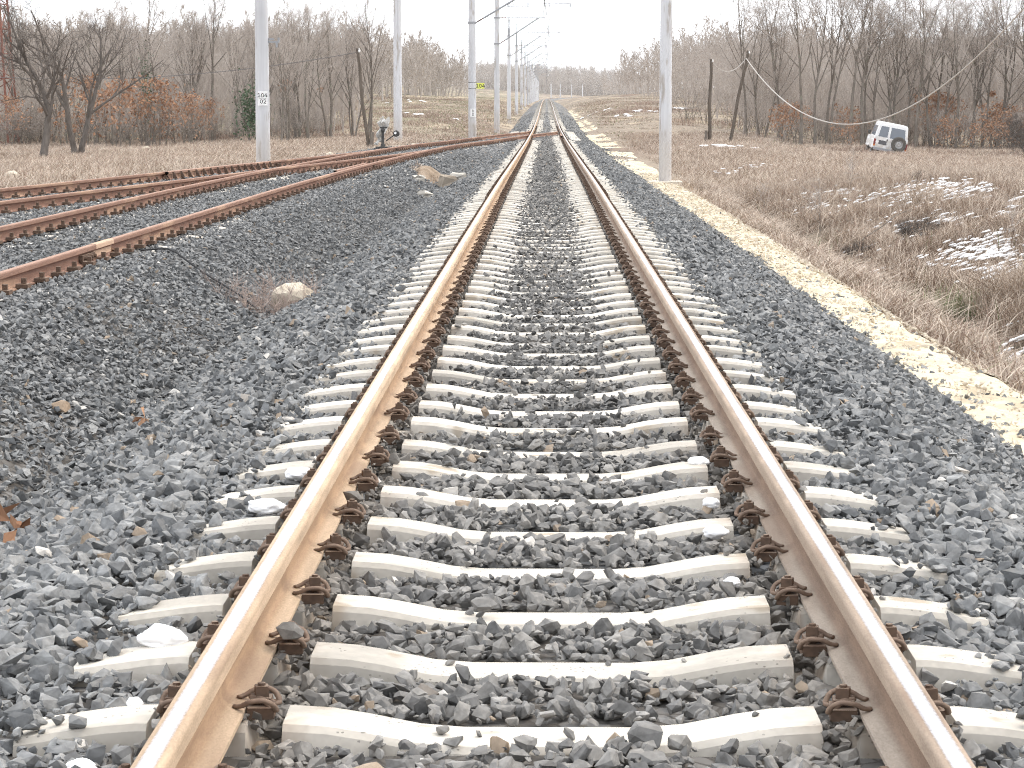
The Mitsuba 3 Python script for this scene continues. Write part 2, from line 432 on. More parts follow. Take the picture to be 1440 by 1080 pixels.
def field(x, y):
    x, y = np.broadcast_arrays(np.asarray(x, float), np.asarray(y, float))
    p = np.stack([np.clip(y, -80, 2100), np.clip(x - np.where(np.abs(x) < 60, xm(y), 0), -700, 700)], -1)
    far = np.clip((np.abs(x) - 3.2) / 2, 0, 1) * np.where((x > 5) & (y < 60), .6, 1.0)
    return _field(p).reshape(x.shape) + far * (0.22 * (fbm2(x, y, 0.45, 3) - 0.5) + 0.9 * np.clip((y - 130) / 150, 0, 1) * (fbm2(x, y, 0.06, 9) - 0.5))


def ballast(x, y):
    """the surface of the ballast"""
    x, y = np.broadcast_arrays(np.asarray(x, float), np.asarray(y, float))
    z = zt(y)
    ax = np.abs(x - xm(y))
    main = -0.212 + 0.007 * np.clip((1.32 - ax) * 6, 0, 1) - np.clip(ax - 1.5, 0, None) * 0.47 + 0.034 * np.exp(-(ax / .23) ** 4) * np.clip((y - 24) / 30, 0, 1)
    a = x1(y)
    left = np.where(y < 67.5, np.minimum(a - G, x3(y) - G), a - G) - 1.25
    near = np.where(y < 118, 0, 9.0)
    side = -0.155 - np.clip(x - (a + 0.55), 0, None) * 0.5 - np.clip(left - x, 0, None) * 0.5 - near
    lump = 0.05 * (fbm2(x, y, 1.6, 5) - 0.5) * np.clip((ax - 1.3) * 3, 0, 1)
    return z + np.maximum(main, side) + lump


def land(x, y):
    return np.maximum(field(x, y), ballast(x, y))


def smooth_np(a, b, x):
    q = np.clip((x - a) / (b - a), 0, 1)
    return q * q * (3 - 2 * q)


def sheet(xs, ys, h):
    X, Y = np.meshgrid(xs, ys, indexing='ij')
    return np.stack([X, Y, h(X, Y)], -1).reshape(-1, 3), grid_faces(len(xs), len(ys))


xs = np.concatenate([np.linspace(-690, -120, 20), np.linspace(-110, -32, 40), np.arange(-30, 30, 0.5), np.linspace(31, 110, 40), np.linspace(120, 690, 20)])
ys = np.concatenate([np.linspace(-60, 5, 14), np.arange(6, 70, 0.6), np.arange(70, 160, 1.5), np.arange(160, 420, 4), np.linspace(425, 2050, 90)])


def ground_h(x, y):
    f, b = field(x, y), ballast(x, y)
    return np.where(b > f, np.minimum(f, b - 0.12), f)


add('ground', sheet(xs, ys, ground_h), 'ground_material', smooth=True)
tag('ground', kind='structure')

bx = np.concatenate([np.arange(-13, -1.4, 0.22), [-1.3, -1.0, -.5, 0, .5, 1.0, 1.3], np.arange(1.45, 3.5, 0.15)])
by = np.concatenate([np.arange(-12, 60, 0.4), np.arange(60, 140, 1.2), np.arange(140, 1450, 12)])
BX, BY = np.meshgrid(bx, by, indexing='ij')
bed_v = np.stack([BX + xm(BY), BY, ballast(BX + xm(BY), BY) - 0.02], -1).reshape(-1, 3)
add('ballast_bed', (bed_v, grid_faces(len(bx), len(by))), 'bed_material', smooth=True)
tag('ballast_bed', kind='structure')

# pale crushed-stone ledge along the right foot of the ballast
sy = np.concatenate([np.arange(-10, 75, 0.25), np.arange(75, 330, 1.5)])
rows = []
for t in np.linspace(0, 1, 13):
    inner = 2.45 + 0 * sy
    wob = 0.35 * (fbm2(sy, 0 * sy, 0.5, 11) - 0.5) + 0.25 * (fbm2(sy, 0 * sy, 2.2, 12) - 0.5)
    outer = 3.35 + wob + np.interp(sy, [40, 60, 80, 110, 140, 200, 330], [0, .4, .15, .5, .3, .4, .2])
    x = inner + (outer - inner) * t
    z = np.maximum(field(x, sy), ballast(x, sy) - 0.06) + 0.02 + 0.05 * (fbm2(x, sy, 2.5, 4) - 0.5) + 0.05 * (fbm2(x, sy, 9.0, 14) - 0.5)
    z = z - 0.08 * smooth_np(78, 100, sy) * smooth_np(.50, .58, fbm2(x, sy, .16, 23))
    if t == 1:
        z = field(x, sy) - 0.03
    rows.append(np.stack([x, sy, z], -1))
add('sand_path', (np.array(rows).reshape(-1, 3), grid_faces(13, len(sy))), 'sand_material', smooth=True)
tag('sand_path', kind='structure')

# ------------------------------------------------------------------ rails
_pr = [(0, 0, 0), (.009, -.0001, 0), (.016, -.0004, .06), (.0225, -.0012, .14), (.0278, -.0038, .25), (.0315, -.008, .35), (.0328, -.014, .4), (.0338, -.040, .45), (.0325, -.0435, .5),
       (.0135, -.0515, .6), (.0085, -.060, .66), (.007, -.080, .7), (.0075, -.110, .7), (.012, -.1225, .74), (.0225, -.1290, .82), (.0625, -.1390, 1), (.0625, -.149, 1)]
PROFILE = np.array(_pr + [(-x, z, u) for x, z, u in _pr[:0:-1]])
_sharp = [7, 8, 15, 16]


def rail_mesh(path, sc=1.0):
    """sweeps the rail profile along path (n, 3) = the middle of the running surface; returns (mesh, uv)"""
    path = np.asarray(path, float)
    t = np.gradient(path, axis=0); t[:, 2] = 0; t /= np.linalg.norm(t, axis=1, keepdims=True)
    s = np.stack([t[:, 1], -t[:, 0], 0 * t[:, 0]], 1)
    m = len(PROFILE)
    n = len(path)
    pts = path[:, None] + s[:, None] * PROFILE[None, :, 0:1] * sc + np.array([0, 0, 1.0]) * PROFILE[None, :, 1:2] * sc
    vs, us, fs, at = [], [], [], 0
    breaks = sorted([i for i in _sharp] + [m - i for i in _sharp])
    runs = [(a, b) for a, b in zip(breaks, breaks[1:])] + [(breaks[-1], breaks[0] + m)]
    for a, b in runs:
        idx = np.arange(a, b + 1) % m
        v = pts[:, idx].reshape(-1, 3)
        k = len(idx)
        i = np.arange(n - 1)[:, None] * k + np.arange(k - 1)[None]
        q = np.stack([i, i + 1, i + k + 1, i + k], -1).reshape(-1, 4)
        fs.append(np.vstack([q[:, :3], q[:, [0, 2, 3]]]) + at)
        vs.append(v); at += len(v)
        us.append(np.stack([np.broadcast_to(PROFILE[idx, 2], (n, k)), np.broadcast_to(np.arange(n)[:, None], (n, k))], -1).reshape(-1, 2))
    ends = []
    for e, o in ((0, 1), (n - 1, -1)):
        v = pts[e]
        poly = [0] + list(range(m))
        c = v.mean(0)
        vv = np.vstack([v, c]); f = np.stack([np.arange(m), (np.arange(m) + 1) % m, np.full(m, m)], 1)[:, ::o]
        vs.append(vv); us.append(np.full((m + 1, 2), 0.7)); fs.append(f + at); at += m + 1
    return (np.vstack(vs), np.vstack(fs)), np.vstack(us)


def add_rail(key, xf, y0, y1, bsdf, dz=0.0, step=2.0):
    y = np.concatenate([np.arange(y0, min(y1, 130), step), np.arange(max(130, y0), y1, 25.0), [y1]]) if y1 > 130 else np.append(np.arange(y0, y1 - 1e-3, step), y1)
    m, uv = rail_mesh(np.stack([xf(y), y, zt(y) + dz], -1))
    add(key, m, bsdf, smooth=True, uv=uv)


main = tag('railway_track', 'main straight railway track with worn bright rail tops on pale concrete sleepers', 'railway track')
for s in (-1, 1):
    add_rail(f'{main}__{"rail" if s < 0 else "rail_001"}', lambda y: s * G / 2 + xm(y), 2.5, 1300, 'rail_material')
side1 = tag('siding_track', 'rusty siding track nearest the main line, curving in to join it', 'railway track')
add_rail(f'{side1}__rail', lambda y: x1(y), 8, 119, 'rusty_rail_material', 0.003, 1.5)
add_rail(f'{side1}__rail_001', lambda y: x1(y) - G, 8, 122, 'rusty_rail_material', 0.003, 1.5)
side2 = tag('siding_track_001', 'outermost rusty siding track at far left beside the dry grass', 'railway track')
add_rail(f'{side2}__rail', lambda y: x3(y), 16, 67, 'rusty_rail_material', 0.006, 1.5)
add_rail(f'{side2}__rail_001', lambda y: x3(y) - G, 16, 68.5, 'rusty_rail_material', 0.006, 1.5)
# check rails beside the crossings
add_rail(f'{side2}__check_rail', lambda y: x3(y) - G + 0.105, 42, 51, 'rusty_rail_material', 0.012, 1.5)
add_rail(f'{side1}__check_rail', lambda y: x1(y) - 0.105, 43, 49.5, 'rusty_rail_material', 0.012, 1.5)
add_rail(f'{main}__check_rail', lambda y: 0 * y + G / 2 - 0.105, 101, 109, 'rusty_rail_material', 0.01, 1.5)
for i, y in enumerate(np.arange(42.3, 51, 0.61)):
    x = float(x3(y)) - G + 0.175
    b = hull(np.array([[-.035, -.02, 0], [-.035, .02, 0], [.07, -.02, 0], [.07, .02, 0], [-.035, -.02, .15], [-.035, .02, .15], [-.01, -.02, .15], [-.01, .02, .15]]))
    add(f'{side2}__rail_brace' + (f'_{i:03d}' if i else ''), (b[0] + [x, y, float(zt(y)) - .15], b[1]), 'clip_iron')
# fish plates and a pale weld patch on the nearest rusty rail
for i, (fn, y, k) in enumerate([(x1, 19.6, side1), (x1, 50.2, side1), (lambda y: x1(y) - G, 46.9, side1), (x3, 41.5, side2), (lambda y: x3(y) - G, 52.3, side2), (lambda y: x1(y) - G, 73.0, side1)]):
    x = float(fn(y)); z = float(zt(y))
    parts = [box(x + s * 0.026, y, z - .085, .03, .55, .055) for s in (-1, 1)]
    parts += [cyl((x + .04, y + d, z - .085), (x + .066, y + d, z - .085), .016, 6) for d in (-.2, -.07, .07, .2)]
    add(numbered(f'{k}__joint_plate'), cat(*parts), 'clip_iron')
m, uv = rail_mesh(np.array([[float(x1(y)), y, float(zt(y)) + .0055] for y in np.linspace(19.95, 20.75, 5)]), 1.03)
add(f'{side1}__weld', m, 'weld_metal', smooth=True, uv=uv)

# ------------------------------------------------------------------ sleepers and their fastenings
SP, S0 = 0.612, 5.078
_half = [(0, -.208), (.20, -.208), (.30, -.200), (.42, -.176), (.50, -.163), (.595, -.157), (.600, -.157), (.606, -.222), (.668, -.222), (.682, -.160),
         (.824, -.160), (.838, -.222), (.898, -.222), (.903, -.157), (.93, -.157), (1.0, -.163), (1.12, -.180), (1.20, -.192)]
SX = np.array([(-x, z) for x, z in _half[:0:-1]] + _half)


def sleeper_mesh(seed=0, length=1.0):
    r = np.random.default_rng(seed)
    x, z = SX[:, 0] * length, SX[:, 1]
    c = 0.014
    w = 0.088 + 0.004 * r.standard_normal()
    ring = [(-w - .055, -.40), (-w - .012, lambda z: z - .055), (-w, lambda z: z - c), (-w + c, lambda z: z), (w - c, lambda z: z), (w, lambda z: z - c), (w + .012, lambda z: z - .055), (w + .055, -.40)]
    v = np.array([[[xx, yy, (h(zz) if callable(h) else h)] for yy, h in ring] for xx, zz in zip(x, z)])
    n, k = v.shape[:2]
    f = []
    for i in range(n - 1):
        for j in range(k):
            j2 = (j + 1) % k
            f += [[i * k + j, (i + 1) * k + j, (i + 1) * k + j2], [i * k + j, (i + 1) * k + j2, i * k + j2]]
    f = np.array(f)
    fan = np.array([[0, j, j + 1] for j in range(1, k - 1)])
    return v.reshape(-1, 3), np.vstack([f, fan, fan[:, ::-1] + (n - 1) * k])


def clip_mesh():
    """bent spring clip; u = x away from the rail (0 at the foot edge), v = y along the rail, foot top at z = 0"""
    out = []
    for s in (-1, 1):
        p = np.array([(-.030, s * .050, .012), (-.012, s * .062, .016), (.018, s * .072, .036), (.050, s * .073, .040), (.078, s * .064, .024), (.088, s * .048, -.004),
                      (.078, s * .034, -.006), (.060, s * .026, .012), (.045, s * .018, .030), (.024, s * .014, .034), (.012, s * .005, .032)])
        t = np.linspace(0, 1, len(p)); tt = np.linspace(0, 1, 26)
        q = np.stack([PchipInterpolator(t, p[:, k])(tt) for k in range(3)], -1)
        out.append(tubes(q, np.full(len(q), 0.0090), 7))
    v, f = cat(*out)
    return v * [.8, .80, .62] + [0, 0, .002], f


def bolt_mesh():
    sq = bevel_box(.030, .030, .032, .004)
    pl = bevel_box(.048, .046, .010, .003)
    gp = bevel_box(.060, .084, .026, .005)
    return cat((gp[0] + [.034, 0, -.008], gp[1]), (sq[0] @ rotm([0, 0, 1], 12).T + [.034, 0, .032], sq[1]), (pl[0] + [.033, 0, .018], pl[1]), cyl((.034, 0, -.03), (.034, 0, .02), .011, 8),
               cyl((.034, 0, .046), (.034, 0, .054), .009, 8))


sleeper_variants = [sleeper_mesh(s) for s in range(5)]
clip_m, bolt_m = clip_mesh(), bolt_mesh()
simple_clip = cat(box(.035, 0, .02, .09, .12, .03), box(.04, 0, .055, .035, .035, .045))
rngs = np.random.default_rng(21)


def placed(m, x, y, z, mirror):
    v = m[0] * [mirror, 1, 1] + [x, y, z]
    return v, (m[1] if mirror > 0 else m[1][:, ::-1])


clip_plies = {(s): ply((clip_m[0] * [s, 1, 1], clip_m[1] if s > 0 else clip_m[1][:, ::-1]), 'clip_bar', True) for s in (-1, 1)}
bolt_plies = {(s): ply((bolt_m[0] * [s, 1, 1], bolt_m[1] if s > 0 else bolt_m[1][:, ::-1]), 'clip_iron', False) for s in (-1, 1)}
simple_plies = {(s): ply((simple_clip[0] * [s, 1, 1], simple_clip[1] if s > 0 else simple_clip[1][:, ::-1]), 'clip_iron', False) for s in (-1, 1)}
sleeper_plies = [ply(m, 'sleeper_concrete', 22) for m in sleeper_variants]
FOOT = 0.0625
main_sleepers = []
far_clips, far_sleepers = [], []
for k in range(-2, 1500):
    y = S0 + SP * k + 0.012 * rngs.standard_normal()
    if y > 640:
        break
    z = float(zt(y)) + 0.003 * rngs.standard_normal()
    main_sleepers.append(y)
    i = k + 2
    key = f'{main}__sleeper' + (f'_{i:03d}' if i else '')
    yaw = 0.35 * rngs.standard_normal()
    turn = 100 < y < 131
    if i < 300:
        d = dict(sleeper_plies[int(rngs.integers(5))])
        to = T().translate([0, y, z]).rotate([0, 0, 1], yaw)
        if turn:
            to = T().translate([-0.25, y, z + 0.012]).scale([1.45, 1.25, 1])
        d['to_world'] = to
        scene[key] = d
    else:
        far_sleepers += [box(x_, y, z + z_, w_, .30, .2) for x_, w_, z_ in ((-.9, .6, -.262), (0, 1.2, -.3), (.9, .6, -.262))]
    for rs in (-1, 1):
        for side in (-1, 1):
            cx = rs * G / 2 + side * FOOT
            cz = z - .139
            if y < 33:
                for nm, pl in (('rail_clip', clip_plies), ('clip_bolt', bolt_plies)):
                    dd = dict(pl[side]); dd['to_world'] = T().translate([cx, y, cz]).rotate([0, 0, 1], 3 * rngs.standard_normal())
                    scene[numbered(f'{key}__{nm}')] = dd
            elif y < 150:
                far_clips.append(placed(simple_clip, cx, y, cz, side))
add(f'{main}__rail_fastening', cat(*far_clips), 'clip_iron')
tag(f'{main}__rail_fastening', kind='stuff')
add(f'{main}__distant_sleeper', cat(*far_sleepers), 'sleeper_concrete')
tag(f'{main}__distant_sleeper', kind='stuff')

side_sleepers = []
for key0, fn, ya, yb, z0 in ((side1, x1, 13.3, 99, 0.0), (side2, x3, 24.5, 66, 0.003)):
    far = []
    for i, y in enumerate(np.arange(ya, yb, 0.6)):
        y = float(y + 0.01 * rngs.standard_normal())
        xc = float(fn(y)) - G / 2
        slope = float(fn(y + .5) - fn(y - .5))
        z = float(zt(y)) + z0
        side_sleepers.append((xc, y))
        key = f'{key0}__sleeper' + (f'_{i:03d}' if i else '')
        d = dict(sleeper_plies[i % 5])
        d['to_world'] = T().translate([xc, y, z]).rotate([0, 0, 1], -math.degrees(math.atan(slope)))
        scene[key] = d
        for rs in (-1, 1):
            for sd in (-1, 1):
                cx = xc + rs * G / 2 + sd * FOOT
                if y < 36:
                    dd = dict(simple_plies[sd]); dd['to_world'] = T().translate([cx, y, z - .139])
                    scene[numbered(f'{key}__rail_clip')] = dd
                else:
                    far.append(placed(simple_clip, cx, y, z - .139, sd))
    add(f'{key0}__rail_fastening', cat(*far), 'clip_iron')
    tag(f'{key0}__rail_fastening', kind='stuff')

# ------------------------------------------------------------------ ballast stones
rb = np.random.default_rng(5)


def stone_proto(n, r):
    while True:
        p = r.standard_normal((n, 3)); p /= np.linalg.norm(p, axis=1, keepdims=True)
        p *= (0.8 + 0.35 * r.random((n, 1)))
        p *= np.array([1.0, 0.80, 0.50]) * (0.85 + 0.3 * r.random(3))
        v, f = hull(p)
        if len(v) >= n - 1:
            return v * 0.5, f


def rand_rot(n, r, flat=0.36):
    q = r.standard_normal((n, 4)); q[:, 0] *= 1.0
    q[:, 1:3] *= flat; q /= np.linalg.norm(q, axis=1, keepdims=True)
    w, x, y, z = q.T
    return np.stack([1 - 2 * (y * y + z * z), 2 * (x * y - w * z), 2 * (x * z + w * y), 2 * (x * y + w * z), 1 - 2 * (x * x + z * z), 2 * (y * z - w * x),
                     2 * (x * z - w * y), 2 * (y * z + w * x), 1 - 2 * (x * x + y * y)], -1).reshape(n, 3, 3)


def scatter(pos, size, protos, r):
    """stones at pos (n, 3) with sizes; returns vertices, faces, uv and per-stone vertex/face lists by proto"""
    n = len(pos)
    which = r.integers(len(protos), size=n)
    R = rand_rot(n, r)
    tone = np.stack([r.random(n), r.random(n)], 1)
    vs, fs, us, at = [], [], [], 0
    for k, (v, f) in enumerate(protos):
        sel = np.nonzero(which == k)[0]
        if not len(sel):
            continue
        w = np.einsum('nij,kj->nki', R[sel], v) * size[sel, None, None] + pos[sel, None]
        vs.append(w.reshape(-1, 3)); us.append(np.repeat(tone[sel], len(v), 0))
        fs.append((f[None] + (np.arange(len(sel)) * len(v))[:, None, None]).reshape(-1, 3) + at)
        at += len(sel) * len(v)
    return np.vstack(vs), np.vstack(fs), np.vstack(us)


def in_view(x, y, m=0.35):
    u = (x + 0.0145) / y + 0.0148
    return np.abs(u) < 0.2222 + m * 4 / (y + 1)


ms = np.array(main_sleepers)
ss = np.array(side_sleepers)


def keep_stone(x, y, size, r, lift):
    """which stones may lie there: not on rails, seldom on sleepers"""
    ax = np.abs(x - xm(y))
    ok = np.abs(ax - G / 2) > 0.072 + 0.35 * size
    j = np.clip(np.round((y - S0) / SP).astype(int) + 2, 0, len(ms) - 1)
    dy = np.abs(y - ms[j])
    on = (dy < 0.095 + 0.25 * size) & (ax < 1.17) & (y < 640)
    cover = 0.02 + 0.5 * np.clip((y - 14) / 30, 0, 1) * np.exp(-(ax / 0.28) ** 4)
    cover = np.where((ax > 1.07), 0.1 + 0.6 * (ax - 1.07) / .12, np.where((ax > .61) & (ax < .70), 0.6, np.where(ax > 0.34, 0.012, cover)))
    ok &= ~on | (r.random(len(x)) < cover)
    for fn, a, b in ((x1, 0, 120), (lambda y: x1(y) - G, 0, 120), (x3, 0, 67), (lambda y: x3(y) - G, 0, 67)):
        ok &= ~((y > a) & (y < b) & (np.abs(x - fn(y)) < 0.075 + 0.3 * size))
    return ok


def field_of_stones(y0, y1, dens, smin, smax, protos, seed, xmin=-11.0, xmax=3.3):
    r = np.random.default_rng(seed)
    n = int((xmax - xmin) * (y1 - y0) * dens)
    x = xmin + (xmax - xmin) * r.random(n); y = y0 + (y1 - y0) * r.random(n)
    v = in_view(x, y); x, y = x[v], y[v]
    b, f = ballast(x, y), field(x, y)
    toe = b - f
    v = ((toe > -0.03) | ((x > 2.4) & (x < 3.3))) & ((x > 0) | (toe > 0.0) | (r.random(len(x)) < .4))
    edge = np.clip((x - 2.45) / 0.75, 0, 1)
    v &= (r.random(len(x)) > np.clip(edge * 1.5, 0, .93) * (0.72 + 0.5 * fbm2(x, y, 1.3, 17))) | (x < 2.45)
    x, y = x[v], y[v]
    size = smin + (smax - smin) * r.random(len(x)) ** 2.0
    size *= 1 + 0.25 * (np.abs(x) > 1.25) * (x > -2.6) * (y < 30)
    v = keep_stone(x, y, size, r, 0)
    x, y, size = x[v], y[v], size[v]
    z = land(x, y) + size * (0.5 * r.random(len(x)) - 0.22)
    ax = np.abs(x)
    j = np.clip(np.round((y - S0) / SP).astype(int) + 2, 0, len(ms) - 1)
    on = (np.abs(y - ms[j]) < 0.1) & (ax < 1.2)
    top = zt(y) + np.interp(ax, SX[17:, 0], SX[17:, 1])
    z = np.where(on, top + size * 0.22, z)
    if len(ss):
        for a in range(0, len(x), 20000):
            sl = slice(a, a + 20000)
            d = np.abs(y[sl, None] - ss[None, :, 1]) + 10 * (np.abs(x[sl, None] - ss[None, :, 0]) > 1.15)
            m = d.min(1)
            bare = fbm2(x[sl], y[sl], 0.35, 8) > 0.53
            z[sl] = np.where((m < .1) & bare, -9, z[sl])
        v = z > -5
        x, y, z, size = x[v], y[v], z[v], size[v]
    return np.stack([x, y, z], -1), size, protos, r


rp = np.random.default_rng(2)
near_protos = [stone_proto(13, rp) for _ in range(16)]
mid_protos = [stone_proto(9, rp) for _ in range(12)]
far_protos = [stone_proto(6, rp) for _ in range(8)]
bands = [field_of_stones(3.0, 9.5, 1150, .022, .084, near_protos, 1), field_of_stones(9.5, 20, 820, .026, .08, mid_protos, 2),
         field_of_stones(20, 42, 320, .04, .08, far_protos, 3), field_of_stones(42, 75, 85, .065, .11, far_protos, 4), field_of_stones(75, 130, 32, .07, .13, far_protos, 6), field_of_stones(130, 240, 5, .10, .18, far_protos, 7, -4.0)]
pieces = []
for bi, (pos, size, protos, r) in enumerate(bands):
    if bi == 0:                                                # the nearest big stones are parts of their own
        o = np.argsort(-(size / pos[:, 1] + 0.25 * pos[:, 2] / pos[:, 1] * 0.02))
        vis = o[(pos[o, 1] > 4.75) | (np.abs(pos[o, 0]) > 0.3)]
        vis = vis[(pos[vis, 1] > 4.6)][:300]
        rest = np.ones(len(pos), bool); rest[vis] = False
        for q, s in enumerate(vis):
            v, f, u = scatter(pos[s:s + 1] + [0, 0, .004], size[s:s + 1], protos, r)
            add('ballast_bed__stone' + (f'_{q:03d}' if q else ''), (v, f), 'stone_material', uv=u)
        pos, size = pos[rest], size[rest]
    pieces.append(scatter(pos, size, protos, r))
# small stones packed into the recesses between the sleeper shoulders and the rail feet
rr_ = np.random.default_rng(12)
P, S = [], []
for y in ms[ms < 26]:
    for s in (-1, 1):
        for lo_, hi_, n in ((.607, .690, 24), (.815, .905, 18)):
            q = np.stack([s * (lo_ + (hi_ - lo_) * rr_.random(n)), y + .15 * (2 * rr_.random(n) - 1), float(zt(y)) - .178 + .034 * rr_.random(n)], 1)
            P.append(q); S.append(.018 + .024 * rr_.random(n))
pieces.append(scatter(np.vstack(P), np.concatenate(S), mid_protos, rr_))
v, f = cat(*[(p[0], p[1]) for p in pieces])
add('ballast_bed__gravel', (v, f), 'stone_material', uv=np.vstack([p[2] for p in pieces]))
tag('ballast_bed__gravel', kind='stuff')

rq = np.random.default_rng(19)
n = 11000
y = 9 + 60 * rq.random(n) ** 1.7
x = 2.6 + 0.95 * rq.random(n)
m = in_view(x, y); x, y = x[m], y[m]
size = (.012 + .045 * rq.random(len(x)) ** 3) * np.clip(y / 16, 1, 2.2)
z = np.maximum(field(x, y), ballast(x, y) - .06) + .02 + size * .12
v, f, u = scatter(np.stack([x, y, z], -1), size, far_protos, rq)
add('sand_path__pebbles', (v, f), 'pale_rock', uv=u)
tag('sand_path__pebbles', kind='stuff')

# ------------------------------------------------------------------ trees
def unit(v):
    return v / (np.linalg.norm(v, axis=-1, keepdims=True) + 1e-12)


def grow(p0, d, L, k, wob, trop, r):
    """polylines from p0 along d: (N, k + 1, 3)"""
    pts = [p0]
    step = (L / k)[:, None]
    for _ in range(k):
        d = unit(d + wob * r.standard_normal(d.shape) + np.array([0, 0, trop]))
        pts.append(pts[-1] + d * step)
    return np.stack(pts, 1)


def offshoots(pts, rad, m, t0, t1, angle, ratio, r, power=1.0):
    """m children per polyline: start points, directions, parents' radii there, parent ids"""
    N, k, _ = pts.shape
    t = t0 + (t1 - t0) * ((np.arange(m)[None] + r.random((N, m))) / m) ** power
    u = t * (k - 1); i = np.minimum(u.astype(int), k - 2); w = (u - i)[..., None]
    n = np.arange(N)[:, None]
    p = pts[n, i] * (1 - w) + pts[n, i + 1] * w
    rr = rad[n, i] * (1 - w[..., 0]) + rad[n, i + 1] * w[..., 0]
    d = unit(pts[n, i + 1] - pts[n, i])
    side = unit(np.cross(d, r.standard_normal(d.shape)))
    a = np.radians(angle * (0.7 + 0.6 * r.random((N, m, 1))))
    return p.reshape(-1, 3), (d * np.cos(a) + side * np.sin(a)).reshape(-1, 3), rr.reshape(-1) * ratio, t.reshape(-1)


def taper(r0, k, end):
    return r0[:, None] * np.linspace(1, end, k + 1)[None]


def uv_of(v, r, kind=0.0, cells=1.0):
    return np.stack([meshkit.noise(v * cells + 5.3), np.full(len(v), kind)], 1)


def bare_tree(seed, H, r0, low=0.35, spread=38, stems=1, n1=9, n2=6, n3=6, n4=3, leaves=0, lean=0.05, thick=1.0, leaf_top=0.6, trunk_wob=0.07, splay=.12, cheap=False):
    """a leafless tree: {'trunk': (mesh, uv), 'crown': (mesh, uv), 'leaves': (mesh, uv)}"""
    r = np.random.default_rng(seed)
    ang = r.random() * 6 + np.arange(stems) * 2 * PI / max(stems, 1)
    p0 = np.stack([np.cos(ang), np.sin(ang), 0 * ang], 1) * (0.14 * (stems > 1))
    p0[:, 2] = -0.25
    d0 = unit(np.stack([np.cos(ang) * (lean + splay * (stems > 1)), np.sin(ang) * (lean + splay * (stems > 1)), 1 + 0 * ang], 1))
    hs = (H + .25) * (0.8 + 0.2 * r.random(stems)) if stems > 1 else np.array([H + .25])
    k0 = 9
    t_p = grow(p0, d0, hs, k0, trunk_wob, 0.06, r)
    t_r = taper(np.full(stems, r0), k0, 0.12); t_r[:, 0] *= 1.35
    p, d, rr, t = offshoots(t_p, t_r, n1, low, 0.97, spread, 0.62, r)
    L1 = H * 0.42 * (1.12 - t) * (0.7 + 0.6 * r.random(len(p))) / (1.12 - low) * 1.25
    l_p = grow(p, d, L1, 5, 0.13, 0.13, r); l_r = taper(np.minimum(rr, r0 * .55), 5, 0.25)
    p, d, rr, t = offshoots(l_p, l_r, n2, 0.2, 0.98, 42, 0.62, r)
    L2 = np.repeat(L1, n2) * 0.48 * (1.15 - t * .6) * (0.6 + 0.7 * r.random(len(p)))
    b_p = grow(p, d, L2, 3, 0.16, 0.09, r); b_r = taper(np.maximum(rr, .007 * thick), 3, 0.4)
    p, d, rr, t = offshoots(b_p, b_r, n3, 0.15, 1.0, 40, 0.6, r)
    L3 = np.clip(np.repeat(L2, n3) * 0.6, .18, .75) * (0.5 + 0.9 * r.random(len(p)))
    w_p = grow(p, d, L3, 2, 0.2, 0.06, r); w_r = taper(np.maximum(rr, .0048 * thick), 2, 0.55)
    out = {}
    tv, tf = tubes(t_p, t_r, 8); lv, lf = tubes(l_p, l_r, 5, False)
    v, f = cat((tv, tf), (lv, lf))
    out['trunk'] = ((v, f), uv_of(v, r))
    bv, bf = tubes(b_p, b_r, 3, False); wv, wf = tubes(w_p, w_r, 3, False)
    cr = [(bv, bf), cones(w_p[:, 0], w_p[:, -1], w_r[:, 0]) if cheap else (wv, wf)]
    if n4:
        p, d, rr, t = offshoots(w_p, w_r, n4, 0.2, 1.0, 38, 0.8, r)
        L4 = (0.12 + 0.3 * r.random(len(p)))
        cr.append(cones(p, p + d * L4[:, None] + [0, 0, .02], np.full(len(p), .0042 * thick)))
    v, f = cat(*cr)
    out['crown'] = ((v, f), uv_of(v, r, 1.0, 2.0))
    if leaves:
        tips = w_p[:, -1]
        low_t = tips[tips[:, 2] < H * leaf_top]
        if len(low_t):
            out['leaves'] = leaf_cloud(low_t[r.integers(len(low_t), size=leaves)] + 0.07 * r.standard_normal((leaves, 3)), r)
    return out


def leaf_cloud(c, r, size=0.125):
    n = len(c)
    a = unit(r.standard_normal((n, 3)) + [0, 0, -.4]); b = unit(np.cross(a, r.standard_normal((n, 3)))); nn = np.cross(a, b)
    s = (size * (0.6 + 0.8 * r.random(n)))[:, None]
    v = np.stack([c, c + a * s * .5 + b * s * .3 + nn * s * .1, c + a * s, c + a * s * .5 - b * s * .3 + nn * s * .12], 1).reshape(-1, 3)
    i = np.arange(n)[:, None] * 4
    f = np.vstack([i + [[0, 1, 2]], i + [[0, 2, 3]]])
    return (v, f), np.repeat(np.stack([r.random(n), 0 * np.ones(n)], 1), 4, 0)


TREE_BSDF = {'trunk': 'bark_material', 'crown': 'twig_material', 'leaves': 'dead_leaf_material', 'ivy': 'ivy_material'}


def tree_group(name, parts):
    scene[name] = {'type': 'shapegroup', **{k: ply(m, TREE_BSDF[k], False, uv) for k, (m, uv) in parts.items()}}


def single_group(name, parts):
    """one mesh per stand tree (for the woods that read as a mass)"""
    v, f = cat(*[m for m, _ in parts.values()])
    uv = np.vstack([u for _, u in parts.values()])
    scene[name] = {'type': 'shapegroup', 'stand': ply((v, f), 'twig_material', False, uv)}


